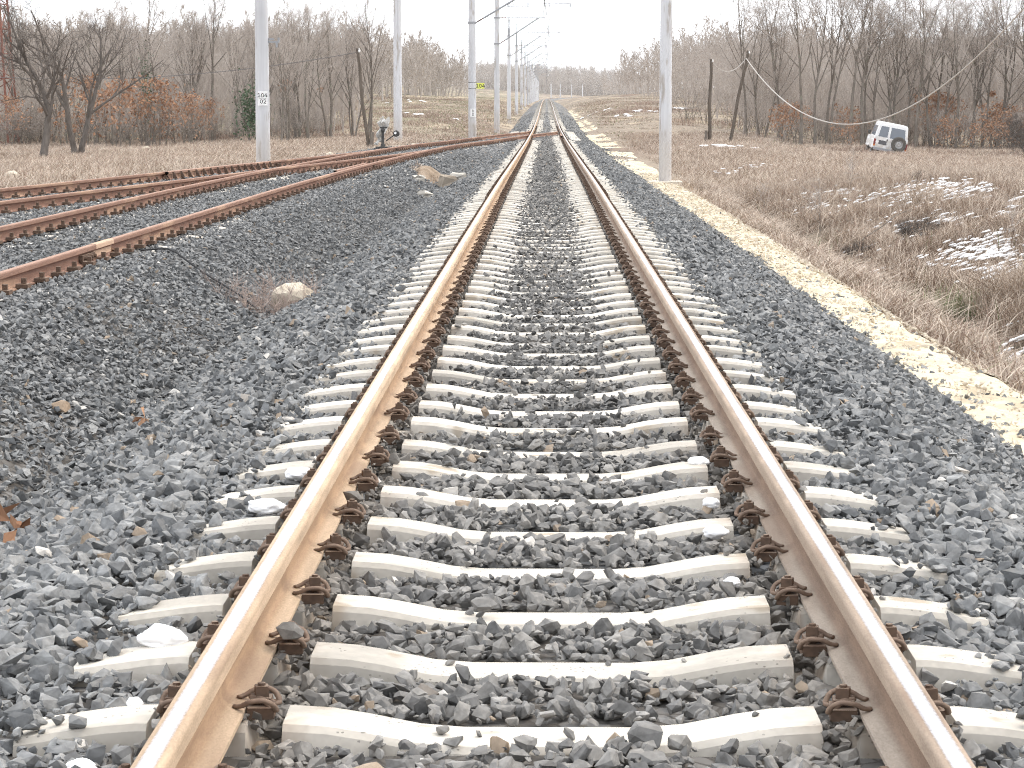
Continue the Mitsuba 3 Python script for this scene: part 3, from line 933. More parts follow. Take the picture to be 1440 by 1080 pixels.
def instance(key, group, x, y, z, rot=0.0, s=1.0, sz=None, tilt=0.0):
    scene[key] = {'type': 'instance', 'group': {'type': 'ref', 'id': group},
                  'to_world': T().translate([float(x), float(y), float(z)]).rotate([1, 0, 0], float(tilt)).rotate([0, 0, 1], float(rot)).scale([float(s), float(s), float(s if sz is None else sz)])}


def tree_thing(key, parts, x, y, rot=0, s=1.0, mats=TREE_BSDF):
    z = float(land(x, y))
    to = T().translate([x, y, z]).rotate([0, 0, 1], rot).scale(s)
    for k, (m, uv) in parts.items():
        add(f'{key}__{k}', m, mats[k], False, uv, to)


OAK = {**TREE_BSDF, 'trunk': 'dark_bark', 'crown': 'dark_bark'}
rt = np.random.default_rng(77)
# the two free-standing oaks in the left field
k = numbered('bare_oak')
tree_thing(k, bare_tree(3, 5.6, .125, .27, 48, 2, 10, 6, 5, 2, 0, .03, .95, .6, .10, .03), -16.4, 81.0, 40, 1.0, OAK)
tag(k, 'dark bare oak with twin trunks and a side limb, standing free in the left field', 'tree')
k = numbered('bare_oak')
tree_thing(k, bare_tree(14, 5.3, .14, .25, 55, 1, 13, 6, 5, 2, 0, .1, .95, .6, .12), -16.2, 74.0, 190, 1.0, OAK)
tag(k, 'pale thick-trunked bare oak left of the twin-trunked oak, near the lattice pylon', 'tree')

# prototypes of the wood trees
protos = {}
for i, (H, r0, low, sp, st, lv) in enumerate([(8.6, .10, .36, 30, 1, 0), (9.2, .115, .42, 27, 1, 0), (8.0, .085, .3, 33, 2, 0), (8.8, .095, .4, 28, 1, 150), (7.4, .08, .28, 35, 2, 130), (9.6, .11, .45, 26, 1, 0)]):
    protos[i] = f'wood_tree_proto_{i}'
    tree_group(protos[i], bare_tree(100 + i, H, r0, low, sp, st, 12, 6, 6, 3, lv, .05, 1.15, .42, .05))
for i in range(3):
    single_group(f'stand_tree_proto_{i}', bare_tree(200 + i, [8.0, 8.8, 7.4][i], .07, .1, 34, [1, 1, 2][i], 15, 6, 6, 2, 0, .05, 1.35, cheap=True))
for i in range(2):
    tree_group(f'sapling_proto_{i}', bare_tree(300 + i, [2.9, 2.2][i], .03, .12, 42, 3, 6, 4, 4, 0, [430, 330][i], .1, .7, .98))
for i in range(2):
    tree_group(f'thicket_proto_{i}', bare_tree(320 + i, [3.4, 2.5][i], .022, .1, 40, 4, 8, 5, 5, 1, 0, .15, 1.0, cheap=True))
for i in range(3):
    single_group(f'far_tree_proto_{i}', bare_tree(400 + i, [7.5, 8.5, 7.0][i], .10, .06, 38, 1, 11, 4, 6, 0, 0, .05, 6.0, cheap=True))


def stand(key, label, category, pts, protos_, smin, smax, r, sink=0.0, squash=1.0):
    for j, (x, y) in enumerate(pts):
        s = smin + (smax - smin) * r.random()
        instance(f'{key}__{j + 1:03d}', protos_[int(r.integers(len(protos_)))], x, y, float(field(x, y)) - sink, 360 * r.random(), s, s * squash)
    tag(key, label, category, kind='stuff')


ORD = ['first', 'second', 'third', 'fourth', 'fifth', 'sixth', 'seventh', 'eighth', 'ninth', 'tenth', 'eleventh', 'twelfth', 'thirteenth', 'fourteenth', 'fifteenth', 'sixteenth', 'seventeenth', 'eighteenth', 'nineteenth', 'twentieth']
ORD += ['twenty-' + q for q in ORD[:9]] + ['thirtieth'] + ['thirty-' + q for q in ORD[:9]]


def in_order(keys, label):
    """labels the things by their place from left to right as seen from the track"""
    at = []
    for q in keys:
        m_ = np.array(scene[q]['to_world'].matrix)
        at.append(m_[0, 3] / m_[1, 3])
    for n_, i_ in enumerate(np.argsort(at)):
        labels[keys[i_]]['label'] = label.format(ORD[n_])


# right-hand wood: front row as single trees
rw = np.random.default_rng(31)
front = []
for x in np.arange(11.6, 35.5, 0.72):
    front.append((x + 0.3 * rw.standard_normal(), 127 + 3.0 * rw.random() + 0.25 * (x - 12) + (6 * (x < 13.5))))
for n, (x, y) in enumerate(front):
    k = numbered('wood_tree')
    edge = x > 33.8
    instance(k, protos[int(rw.integers(6))], x, y, float(field(x, y)) - .1, 360 * rw.random(), 0.86 + 0.2 * rw.random() - .1 * edge, None, 2 * rw.standard_normal())
    tag(k, 'slender bare tree in the front row of the right-hand wood behind the white vehicle', 'tree', 'front trees of the right-hand wood')
for n in range(24):
    x = 12.5 + 20.5 * rw.random(); y = 125.0 + 8 * rw.random() + .2 * (x - 12)
    k = numbered('oak_sapling')
    instance(k, f'sapling_proto_{n % 2}', x, y, float(field(x, y)), 360 * rw.random(), 0.65 + 0.6 * rw.random())
    tag(k, 'young oak still holding orange-brown leaves at the foot of the right-hand wood', 'sapling', 'leafy oak saplings of the right-hand wood')
pts = [(10.5 + 34 * rw.random(), 134 + 38 * rw.random()) for _ in range(150)]
pts = [(x, y) for x, y in pts if x < 36 + .28 * (y - 134) and x > 10 + .1 * (y - 134)]
stand('right_wood', 'dense bare wood behind the front trees on the right', 'wood', pts, [f'stand_tree_proto_{i}' for i in range(3)], .6, .86, rw)
# lower wood further off between the right mast and the telephone poles
pts = [(11.5 + 30 * rw.random() , 172 + 70 * rw.random()) for _ in range(170)]
pts = [(x, y) for x, y in pts if x > 8.8 * y / 170]
stand('middle_wood', 'grey bare wood behind the two telephone poles', 'wood', pts, [f'stand_tree_proto_{i}' for i in range(3)], .5, .78, rw)
for n, (x, y, s) in enumerate([(9.6, 160, 1.0), (11.2, 163, 1.25), (12.4, 158, 1.0), (13.6, 155, 1.1), (10.4, 168, 1.3), (14.9, 150, 1.0), (8.9, 172, 1.0)]):
    k = numbered('bare_thicket')
    instance(k, f'thicket_proto_{n % 2}', x, y, float(field(x, y)), 50 * n, s)
    tag(k, 'low grey tangle of bare shrubs at the wood edge behind the telephone poles', 'shrub', 'bare shrubs behind the telephone poles')
k = numbered('bare_thicket')
tree_thing(k, bare_tree(331, 2.6, .02, .08, 48, 8, 9, 5, 5, 2, 0, .3, 1.0), 23.6, 113.0, 20, 1.0, OAK)
tag(k, 'dense brown bramble thicket at right edge of the photo, beside the wood', 'shrub')

# left-hand wood
lw = np.random.default_rng(41)
for n in range(34):
    x = -34 + 22.5 * (n + .5) / 34 + 0.5 * lw.standard_normal(); y = 106 + 8 * lw.random() - .12 * (x + 20)
    k = numbered('wood_tree')
    instance(k, protos[int(lw.integers(6))], x, y, float(field(x, y)) - .1, 360 * lw.random(), 0.5 + 0.42 * lw.random() ** 1.5, None, 2.5 * lw.standard_normal())
    tag(k, 'thin bare tree along the front of the left-hand wood behind the sidings', 'tree', 'front trees of the left-hand wood')
for n, (x, y, s) in enumerate([(-20.4, 103, 1.25), (-19.6, 104, 1.35), (-18.7, 102, 1.2), (-17.9, 103.5, 1.3), (-17.2, 103, 1.2), (-16.6, 104, 1.1), (-15.7, 101.5, .9), (-21.3, 104, .8), (-24.2, 104, .9), (-25.4, 103, .8), (-14.9, 102, .8)]):
    k = numbered('oak_sapling')
    instance(k, f'sapling_proto_{n % 2}', x, y, float(field(x, y)), 70 * n, s)
    tag(k, 'bushy young oak holding rust-brown leaves before the left-hand wood', 'sapling', 'leafy oak saplings before the left-hand wood')
pts = [(-40 + 31 * lw.random(), 114 + 50 * lw.random()) for _ in range(230)]
pts = [(x, y) for x, y in pts if x < -9.3 * y / 112 + .5]
stand('left_wood', 'dense bare oak wood behind the left-hand sidings', 'wood', pts, [f'stand_tree_proto_{i}' for i in range(3)], .46, .66, lw)
for n in range(10):
    x, y = -11.8 + 0.42 * n + .2 * lw.standard_normal(), 100 + 4 * lw.random() + 1.2 * n
    k = numbered('thin_tree')
    instance(k, protos[[0, 2, 5][n % 3]], x, y, float(field(x, y)) - .1, 360 * lw.random(), .5 + .22 * lw.random(), None, 4 * lw.standard_normal())
    tag(k, 'spindly dark sapling by the leaning wooden pole left of the switch stand', 'tree', 'spindly trees by the leaning pole')
k = numbered('ivy_tree')
tp = bare_tree(55, 4.2, .06, .3, 35, 1, 8, 5, 5, 2, 0, .05, 1.0)
tp['ivy'] = leaf_cloud(np.random.default_rng(3).standard_normal((900, 3)) * [.3, .3, .55] + [0, 0, 1.5], np.random.default_rng(4), .13)
tree_thing(k, tp, -12.9, 101.0)
tag(k, 'small tree wrapped in dark green ivy just left of the numbered mast', 'tree')
k = numbered('ivy_tree')
tp = bare_tree(56, 5.6, .06, .3, 35, 1, 8, 5, 5, 2, 0, .05, 1.0)
tp['ivy'] = leaf_cloud(np.random.default_rng(5).standard_normal((420, 3)) * [.17, .17, .75] + [0, 0, 2.6], np.random.default_rng(6), .11)
tree_thing(k, tp, -18.2, 105.5)
tag(k, 'slim tree with sparse green ivy rising out of the rust-brown saplings', 'tree')

uw = np.random.default_rng(47)
pts = [(-36 + 27 * uw.random(), 107 + 16 * uw.random()) for _ in range(150)]
pts = [(x, y) for x, y in pts if x < -10.2 * y / 107]
stand('left_undergrowth', 'grey twiggy undergrowth among the trunks of the left-hand wood', 'undergrowth', pts, ['thicket_proto_0', 'thicket_proto_1'], .4, .85, uw)
pts = [(12 + 26 * uw.random(), 130 + 16 * uw.random()) for _ in range(90)]
stand('right_undergrowth', 'grey twiggy undergrowth among the trunks of the right-hand wood', 'undergrowth', pts, ['thicket_proto_0', 'thicket_proto_1'], .5, 1.0, uw)

# far woods
fw = np.random.default_rng(51)
fp = [f'far_tree_proto_{i}' for i in range(3)]


def region(n, x0, x1_, y0, y1, cond):
    x = x0 + (x1_ - x0) * fw.random(n); y = y0 + (y1 - y0) * fw.random(n)
    m = cond(x, y)
    return list(zip(x[m], y[m]))


a = region(1300, -120, -9, 250, 470, lambda x, y: (x / y < -0.036 - 0.03 * np.clip((420 - y) / 170, 0, 1)) & (x / y > -.25))
stand('far_left_wood', 'hazy bare wood across the field between the left masts', 'wood', a, fp, .95, 1.3, fw)
a = region(1000, 10, 120, 250, 470, lambda x, y: (x / y > 0.030 + 0.03 * np.clip((420 - y) / 170, 0, 1)) & (x / y < .25))
stand('far_right_wood', 'hazy bare wood beyond the right-hand mast', 'wood', a, fp, .85, 1.2, fw)
a = region(2200, -260, 130, 1440, 1760, lambda x, y: (x / y > -.09) & (x / y < .05) & (y > 1440 + 0 * x))
stand('hill_wood', 'bluish wood on the low hill at the end of the line', 'wood', a, fp, 1.2, 1.8, fw)
a = region(500, -160, 130, 600, 1100, lambda x, y: (np.abs(x / y + 0.005) > 0.028) & (np.abs(x / y) < .14))
stand('valley_wood', 'scattered bare trees down the valley either side of the line', 'wood', a, fp, .7, 1.0, fw)

# ------------------------------------------------------------------ grasses
def grass_patch(seed, n, hmin, hmax, width, lean, kind_mix, size=1.0, segs=3):
    r = np.random.default_rng(seed)
    p = np.zeros((n, 3)); p[:, :2] = (r.random((n, 2)) - .5) * size * 1.25
    # clumps
    c = (r.random((7, 2)) - .5) * size
    pull = r.random((n, 1)) * .8
    p[:, :2] = p[:, :2] * (1 - pull) + (c[r.integers(7, size=n)] + .09 * r.standard_normal((n, 2))) * pull
    p[:, 2] = -.06
    h = hmin + (hmax - hmin) * r.random(n) ** 1.4
    a = r.random(n) * 2 * PI
    out = np.stack([np.cos(a), np.sin(a), 0 * a], 1)
    l = (lean * (0.25 + r.random(n) * 1.2))[:, None]
    wdir = np.stack([-np.sin(a + .6), np.cos(a + .6), 0 * a], 1) * width * (0.6 + .8 * r.random((n, 1)))
    q = [p]
    for s in np.linspace(0, 1, segs + 1)[1:]:
        q.append(p + np.array([0, 0, 1]) * (h[:, None] * (s - 0.35 * l * s * s)) + out * (h[:, None] * l * s ** 1.8))
    verts = []
    for j in range(segs):
        w = 1 - .55 * j / segs
        verts += [q[j] - wdir * w / 2, q[j] + wdir * w / 2]
    verts.append(q[-1])
    v = np.stack(verts, 1); m = v.shape[1]
    f = []
    for j in range(segs - 1):
        b = 2 * j
        f += [[b, b + 1, b + 3], [b, b + 3, b + 2]]
    f.append([m - 3, m - 2, m - 1])
    F = (np.arange(n)[:, None, None] * m + np.array(f)[None]).reshape(-1, 3)
    kind = np.array([0.1, 0.52, 1.0])[r.choice(3, n, p=kind_mix)]
    uv = np.repeat(np.stack([r.random(n), kind], 1), m, 0)
    return (v.reshape(-1, 3), F), uv


GP = {}


def grass_group(name, **k):
    m, uv = grass_patch(**k)
    scene[name] = {'type': 'shapegroup', 'tuft': ply(m, 'grass_material', False, uv)}


for i in range(4):
    grass_group(f'tall_grass_{i}', seed=500 + i, n=260, hmin=.18, hmax=.62, width=.011, lean=.75, kind_mix=[.82, .17, .01])
    grass_group(f'far_grass_{i}', seed=520 + i, n=190, hmin=.15, hmax=.66, width=.014, lean=.6, kind_mix=[.80, .19, .01], size=1.6)
    grass_group(f'turf_{i}', seed=540 + i, n=230, hmin=.04, hmax=.16, width=.05, lean=.8, kind_mix=[.62, .2, .18], size=4.0, segs=2)
    grass_group(f'russet_weeds_{i}', seed=560 + i, n=160, hmin=.2, hmax=.7, width=.02, lean=.5, kind_mix=[.25, .75, 0], size=2.2)


def meadow(key, label, x0, x1_, y0, y1, n, groups, cond, smin, smax, seed, clear=None):
    r = np.random.default_rng(seed)
    x = x0 + (x1_ - x0) * r.random(n); y = y0 + (y1 - y0) * r.random(n)
    f, b = field(x, y), ballast(x, y)
    m = cond(x, y) & in_view(x, y, 1.2) & (f > b + 0.02)
    x, y, f = x[m], y[m], f[m]
    s = smin + (smax - smin) * fbm2(x, y, .35, seed) ** 1.2 * (0.7 + .6 * r.random(len(x)))
    if key == 'bank_grass':
        low = near_snow(x, y)
        s = np.where(low, s * .38, s)
        thin = ~low | (r.random(len(x)) < .5)
        x, y, f, s = x[thin], y[thin], f[thin], s[thin]
    s = s * np.where((x > 3) & (x < 5.6) & (y < 58), .55, 1.0)
    for j in range(len(x)):
        instance(f'{key}__{j + 1:03d}', f'{groups}_{r.integers(4)}', x[j], y[j], f[j], 360 * r.random(), 1.0, s[j])
    tag(key, label, 'grass', kind='stuff')


# where snow is left lying on the right-hand bank: (x, y, how many pieces)
SN = [(7.22, 51.4, 5), (7.48, 49.2, 6), (7.76, 49.5, 6), (8.15, 51.1, 4), (7.31, 47.2, 4), (8.36, 48.3, 7), (8.87, 50.5, 5), (7.87, 45.8, 5), (8.31, 45.7, 5), (8.43, 45.3, 4), (8.12, 43.8, 4), (6.14, 52.3, 3), (6.36, 50.4, 3), (7.01, 56.5, 4), (7.33, 55.4, 4), (7.04, 62.9, 3), (6.32, 56.5, 3), (7.01, 40.9, 5), (7.09, 40.9, 3), (6.55, 42.1, 4), (6.08, 39.9, 2), (6.58, 45.5, 2), (6.42, 35.7, 6), (6.61, 36.4, 5), (6.85, 36.1, 5), (6.36, 34.7, 5), (6.52, 34.3, 5), (6.71, 34.2, 5), (6.85, 34.0, 4), (6.54, 33.8, 4), (6.14, 32.3, 5), (6.4, 31.7, 4), (8.29, 40.8, 4), (7.8, 38.9, 3), (4.89, 39.9, 6), (4.88, 40.3, 4), (4.97, 36.1, 3), (4.93, 24.7, 7), (5.13, 25.1, 5), (4.85, 23.5, 5), (6.09, 76.0, 3), (7.18, 80.4, 4)]
rs_ = np.random.default_rng(66)
snow_c = np.array([(x + .16 * rs_.standard_normal(), y + .55 * rs_.standard_normal()) for x, y, n in SN for _ in range(n)])


def near_snow(x, y):
    d = np.hypot((x[:, None] - snow_c[None, :, 0]), (y[:, None] + .7 - snow_c[None, :, 1]) * .38)
    return d.min(1) < .40


meadow('bank_grass', 'tall straw-coloured dead grass on the right-hand bank', 3.5, 17, 12, 62, 5200, 'tall_grass', lambda x, y: (x > 3.45 + .15 * np.sin(y)) & (fbm2(x, y, .55, 91) < .72) & (np.hypot(x - 5.0, (y - 29.0) * .35) > .8), .65, 1.35, 61)
meadow('meadow_grass', 'pinkish dead grass of the right-hand meadow below the wood', 3.8, 34, 60, 132, 3300, 'far_grass', lambda x, y: (x > 4.1 + np.clip((y - 60) / 40, 0, 1) * .6) & (fbm2(x, y, .3, 92) < .7), .35, .85, 62)
meadow('left_grass', 'dead straw grass between the sidings and the left-hand wood', -32, -6, 34, 118, 3400, 'far_grass', lambda x, y: (x < -7.6 - np.clip((60 - y) / 30, 0, 1.2) * 1.5 + np.clip((y - 75) / 30, 0, 1) * 2.4), .25, .75, 63)
meadow('field_turf', 'short greenish winter turf of the open field beyond the masts', -42, 40, 104, 330, 3600, 'turf', lambda x, y: (np.abs(x - .4) > 4.6), .6, 1.6, 64)
meadow('heath', 'dark russet weeds in patches over the far field', -40, 40, 88, 300, 1500, 'russet_weeds', lambda x, y: (np.abs(x - .4) > 4.4) & (fbm2(x + 7 / .16, y * .31 , .16, 93) > .56), .5, 1.2, 65)

# ------------------------------------------------------------------ masts and overhead line
def to_cam(m, x, y, z):
    """lettering or a plate made in the xy plane, stood up to face -y"""
    v = np.asarray(m.vertices if hasattr(m, 'vertices') else m[0], float)
    f = np.asarray(m.faces if hasattr(m, 'faces') else m[1])
    return np.stack([v[:, 0] + x, y - v[:, 2], v[:, 1] + z], 1), f


def lettering(text, h, x, y, z, bold=True):
    t = meshkit.text_mesh(text, h, .004, bold)
    c = (t.bounds[0] + t.bounds[1]) / 2
    t.vertices -= [c[0], c[1], 0]
    return to_cam(t, x, y, z)


def mast(label, x, y, r0=.185, r1=.125, H=9.4, arm=True, spike=False, group=None, plinth=False, base=None, beam=False):
    k = numbered('overhead_line_mast')
    g = float(land(x, y)) if base is None else base
    zr = float(zt(y))
    top = zr + (6.9 if spike else H)
    zs = np.linspace(g - .3, top, 8)
    add(f'{k}__pole', tubes(np.stack([np.full(8, x), np.full(8, y), zs], 1), np.linspace(r0, r1, 8), 20), 'mast_concrete', 40)
    if spike:
        pr = [(.001, 0), (.085, 0), (.085, .5), (.10, .5), (.10, .62), (.06, .62), (.055, 1.3), (.08, 1.3), (.08, 1.4), (.035, 1.4), (.03, 2.6), (.001, 2.7)]
        m = lathe(pr, 10); add(f'{k}__mast_top', (m[0] + [x, y, top], m[1]), 'galvanised', 40)
    if plinth:
        m = bevel_box(.85, .85, .25, .04); add(f'{k}__plinth', (m[0] + [x, y, g - .05], m[1]), 'sleeper_concrete')
    if arm:
        s = 1 if x < xm(y) else -1
        cx = float(xm(y))
        lo, hi = V(x + s * .17, y, zr + 5.2), V(x + s * .15, y, zr + 6.88)
        tip = V(cx - s * .55, y, zr + 6.86)
        ins = 0.45
        for a, b in ((lo, tip), (hi, V(cx - s * .1, y, zr + 6.88))):
            d = unit(b - a)
            prof = [(.001, 0), (.03, 0)] + [(q, ins * (i + .5) / 6 + .02) for i in range(6) for q in (.03, .07, .03)][:18] + [(.03, ins + .06), (.001, ins + .06)]
            m = lathe(prof, 8)
            R = trimesh.geometry.align_vectors([0, 0, 1], d)[:3, :3]
            add(numbered(f'{k}__insulator'), (m[0] @ R.T + a, m[1]), 'insulator_brown', 40)
        add(f'{k}__cantilever', cat(cyl(lo + unit(tip - lo) * ins, tip, .045, 8), cyl(hi + unit(V(s, 0, 0)) * ins, V(cx - s * .1, y, zr + 6.88), .032, 8)), 'galvanised', 40)
        wire_y = zr + 5.6
        reg = [cyl(lo + (tip - lo) * .42, V(cx + s * .9, y, zr + 5.96), .022, 8), cyl(V(cx + s * .9, y, zr + 5.95), V(cx + s * .05, y, wire_y + .03), .014, 6), cyl(tip, V(cx - s * .3, y, zr + 6.0), .008, 5)]
        if beam:
            reg = [cyl(V(cx - 1.85, y, zr + 5.97 + d), V(cx + 1.1, y, zr + 5.99 + d), .02, 6) for d in (0, .10)] + [cyl(V(cx + q, y, zr + 5.9), V(cx + q, y, zr + 6.12), .02, 6) for q in (-1.85, -.9, .1, 1.1)]
            reg += [cyl(V(cx + .75, y, zr + 5.97), V(cx + .72, y, zr + 5.75), .012, 5), cyl(V(cx + .72, y, zr + 5.75), V(cx + .1, y, zr + 5.62), .012, 5), cyl(V(cx - 1.6, y, zr + 6.1), lo + (tip - lo) * .62, .012, 5)]
        add(f'{k}__registration_arm', cat(*reg), 'galvanised')
        band = [lathe([(r0 * .93, -.05), (r0 * .93 + .025, -.05), (r0 * .93 + .025, .05), (r0 * .93, .05)], 16) for _ in range(2)]
        for b, z in zip(band, (zr + 5.2, zr + 6.88)):
            add(numbered(f'{k}__clamp'), (b[0] + [x, y, z], b[1]), 'galvanised')
    tag(k, label, 'mast', group)
    return k


m0 = mast('thick pale concrete mast carrying the white 104/02 plate, left of the sidings', -7.37, 60.0, .19, .15, arm=False)
b = cat(box(-7.05, 59.98, 2.80, .28, .05, .05), box(-6.98, 59.98, 2.72, .05, .05, .12), box(-7.12, 59.98, 2.87, .14, .05, .05), box(-6.93, 59.98, 2.86, .05, .05, .10))
add(f'{m0}__bracket', b, 'galvanised')
mast('plain pale concrete mast in the left field behind the switch stand', -6.3, 98.0, .19, .15, arm=False)
m2 = mast('pale concrete mast with the yellow kilometre sign, first in the row beside the main line', -3.54, 110.0, .195, .16, beam=True)
b = [lathe([(.186, -.012), (.194, -.012), (.194, .012), (.186, .012)], 16) for _ in range(2)]
for q, z in zip(b, (1.93, 2.22)):
    add(numbered(f'{m2}__band'), (q[0] + [-3.54, 110, z], q[1]), 'dark_steel')
mast('pale concrete mast without signs, second of the row left of the main line', -3.27, 152.0, .195, .15)
mast('concrete mast with a thin steel top, third of the row left of the main line', -3.30, 203.0, .19, .14, spike=True)
for n, y in enumerate([255, 306, 356, 408, 460, 512, 564, 616, 668, 720, 772, 824, 876, 928, 980]):
    mast(f'distant concrete mast with a thin steel top, {ORD[n + 3]} in the row beside the main line', -3.32 + float(xm(y)), float(y), .19, .14, spike=True, group='distant masts along the main line', arm=y < 600)
for n, y in enumerate([1150, 1220, 1290, 1350]):
    mast(f'tiny far mast where the line curves right below the hill, {ORD[n]} from the left', -3.2 + float(xm(y)), float(y), .3, .25, spike=True, arm=False, group='far masts on the curve')
mr = mast('pale concrete mast standing alone right of the main line on the sand ledge', 3.06, 60.0, .165, .14, arm=False, plinth=True)

k = numbered('number_plate')
pl = bevel_box(.25, .012, .37, .004)
add(f'{k}__panel', (pl[0] + [-7.34, 59.79, 1.355], pl[1]), 'sign_white')
add(f'{k}__digits', cat(lettering('104', .10, -7.34, 59.784, 1.435), lettering('02', .10, -7.33, 59.784, 1.275), box(-7.34, 59.782, 1.355, .20, .004, .008)), 'sign_black')
tag(k, 'small white plate reading 104 over 02 on the thick left mast', 'sign')
k = numbered('number_plate')
pl = bevel_box(.25, .012, .38, .004)
add(f'{k}__panel', (pl[0] + [-3.50, 109.78, .79], pl[1]), 'sign_white')
add(f'{k}__digits', cat(lettering('0', .11, -3.50, 109.774, .87), lettering('8', .11, -3.50, 109.774, .71)), 'sign_black')
tag(k, 'small white plate low on the mast that carries the yellow sign', 'sign')
k = numbered('kilometre_sign')
pl = bevel_box(.37, .012, .27, .004)
add(f'{k}__panel', (pl[0] + [-3.14, 109.85, 2.06], pl[1]), 'sign_yellow')
add(f'{k}__digits', lettering('104', .165, -3.14, 109.843, 2.06), 'sign_black')
tag(k, 'yellow-green kilometre sign reading 104 fixed to the side of a mast', 'sign')

k = tag(numbered('overhead_wire'), 'thin overhead contact line and its carrier wire running above the main track', 'wire')
sup = [58] + [110, 152, 203] + list(range(255, 1000, 51))
con, car, drop = [], [], []
for j, (a, b) in enumerate(zip(sup, sup[1:])):
    t = np.linspace(0, 1, 9)
    yy = a + (b - a) * t
    xa, xb = (.18, -.18)[j % 2], (-.18, .18)[j % 2]
    con.append((np.stack([xa + (xb - xa) * t, yy, zt(yy) + 5.6], 1)))
    car.append((np.stack([xa + (xb - xa) * t, yy, zt(yy) + 6.88 - 2.6 * t * (1 - t) * (b - a) / 50], 1)))
    for q in range(1, 8):
        drop.append((con[-1][q], car[-1][q]))
add(f'{k}__contact_wire', tubes(np.array(con), np.full((len(con), 9), .013), 4), 'wire_dark')
add(f'{k}__carrier_wire', tubes(np.array(car), np.full((len(car), 9), .011), 4), 'wire_dark')
add(f'{k}__dropper', tubes(np.array(drop), np.full((len(drop), 2), .006), 4), 'wire_dark')

# ------------------------------------------------------------------ wooden poles and their cable
def wood_pole(label, p, q, r, stub=None):
    k = numbered('wooden_pole')
    t = np.linspace(0, 1, 7)[:, None]
    c = p + (q - p) * t + np.array([.03, 0, 0]) * np.sin(t * 9)
    add(f'{k}__shaft', tubes(c, np.linspace(r, r * .75, 7), 9), 'pole_wood', 40)
    if stub is not None:
        add(f'{k}__stub', cyl(stub, stub + V(.05, 0, .75), .075, 8), 'bark_material')
    m = lathe([(.001, 0), (.03, 0), (.05, .04), (.025, .08), (.04, .12), (.001, .14)], 8)
    add(f'{k}__insulator', (m[0] + q + unit(q - p) * -.15 + [.08, -.05, 0], m[1]), 'sign_white')
    tag(k, label, 'pole')


wood_pole('upright dark wooden telephone pole before the grey wood, left of the tilted one', V(8.40, 120, -1.0), V(8.46, 120, 3.5), .10, V(8.2, 119.9, -.9))
wood_pole('tilted wooden telephone pole leaning right, from which the sagging cable hangs', V(9.5, 121, -1.0), V(10.45, 121, 3.95), .095)
wood_pole('thin leaning wooden pole in the left field beside the switch stand', V(-6.75, 88, -.9), V(-7.2, 88, 3.3), .075, V(-6.68, 87.9, -.6))


def cable(label, A, B, sag, r, mat='wire_grey'):
    k = numbered('cable')
    t = np.linspace(0, 1, 60)[:, None]
    add(k, tubes(A + (B - A) * t - np.array([0, 0, 4 * sag]) * t * (1 - t), np.full(60, r), 6), mat, 40)
    tag(k, label, 'cable')


cable('pale cable sagging from the tilted pole across the front of the wood', V(10.35, 120.95, 3.55), V(16.225, 66.22, 7.64), 5.041, .026)
cable('short pale cable hanging slack between the two telephone poles', V(8.5, 119.98, 3.35), V(10.3, 121, 3.5), .55, .022)
cable('dark wire running left from the leaning pole in the left field', V(-7.17, 88, 3.15), V(-24, 96, 2.4), .5, .014, 'wire_dark')

# ------------------------------------------------------------------ lattice pylon at the left edge
k = tag(numbered('lattice_pylon'), 'rust-red steel lattice pylon at left edge of the photo behind the field', 'pylon')
P0, P1, HT = 1.15, .55, 13.0
c0 = np.array([-27.0, 112.0]); gz = float(field(*c0)) - .2
legs = [(-1, -1), (1, -1), (1, 1), (-1, 1)]
leg = lambda j, h: np.array([c0[0] + legs[j % 4][0] * (P0 + (P1 - P0) * h / HT), c0[1] + legs[j % 4][1] * (P0 + (P1 - P0) * h / HT), gz + h])
for j in range(4):
    add(numbered(f'{k}__leg'), cyl(leg(j, 0), leg(j, HT), .055, 6), 'red_oxide')
br = []
hs = np.linspace(0, HT, 12)
for j in range(4):
    for a, b in zip(hs, hs[1:]):
        br += [cyl(leg(j, a), leg(j + 1, b), .022, 4), cyl(leg(j + 1, a), leg(j, b), .022, 4), cyl(leg(j, b), leg(j + 1, b), .02, 4)]
add(f'{k}__bracing', cat(*br), 'red_oxide')

# ------------------------------------------------------------------ switch stand
k = tag(numbered('switch_stand'), 'black hand-operated switch stand with a round counterweight beside the rusty turnout', 'switch stand')
sx, sy_, sz = -5.42, 76.5, float(land(-5.42, 76.5))
add(f'{k}__base', cat(box(sx, sy_, sz + .05, .45, .5, .12), box(sx + .5, sy_, sz + .04, .9, .12, .06)), 'dark_steel')
pr = [(.001, 0), (.10, 0), (.09, .12), (.055, .2), (.05, .62), (.08, .66), (.08, .74), (.05, .78), (.001, .78)]
m = lathe(pr, 12); add(f'{k}__post', (m[0] * [.85, .85, .85] + [sx, sy_, sz + .06], m[1]), 'dark_steel', 40)
add(f'{k}__crosshead', box(sx + .02, sy_, sz + .74, .24, .1, .05), 'dark_steel')
add(f'{k}__lever', cyl((sx + .1, sy_ - .05, sz + .30), (sx + .42, sy_ - .1, sz + .52), .020, 8), 'dark_steel')
wt = lathe([(.001, -.05), (.09, -.06), (.125, -.04), (.125, .04), (.09, .06), (.001, .05)], 24)
R = rotm([1, 0, 0], 90)
add(f'{k}__counterweight', (wt[0] * .85 @ R.T + [sx + .45, sy_ - .1, sz + .54], wt[1]), 'dark_steel', 30)
hub = lathe([(.001, -.07), (.04, -.07), (.04, .07), (.001, .07)], 12)
add(f'{k}__hub', (hub[0] @ R.T + [sx + .42, sy_ - .12, sz + .56], hub[1]), 'sign_white', 30)
k = numbered('plastic_sheet')
gu, gv = np.meshgrid(np.linspace(0, 1, 16), np.linspace(0, 1, 22), indexing='ij')
wob = meshkit.fbm(np.stack([gu * 4, gv * 5, gu * 0], -1), 3, 8) - .5
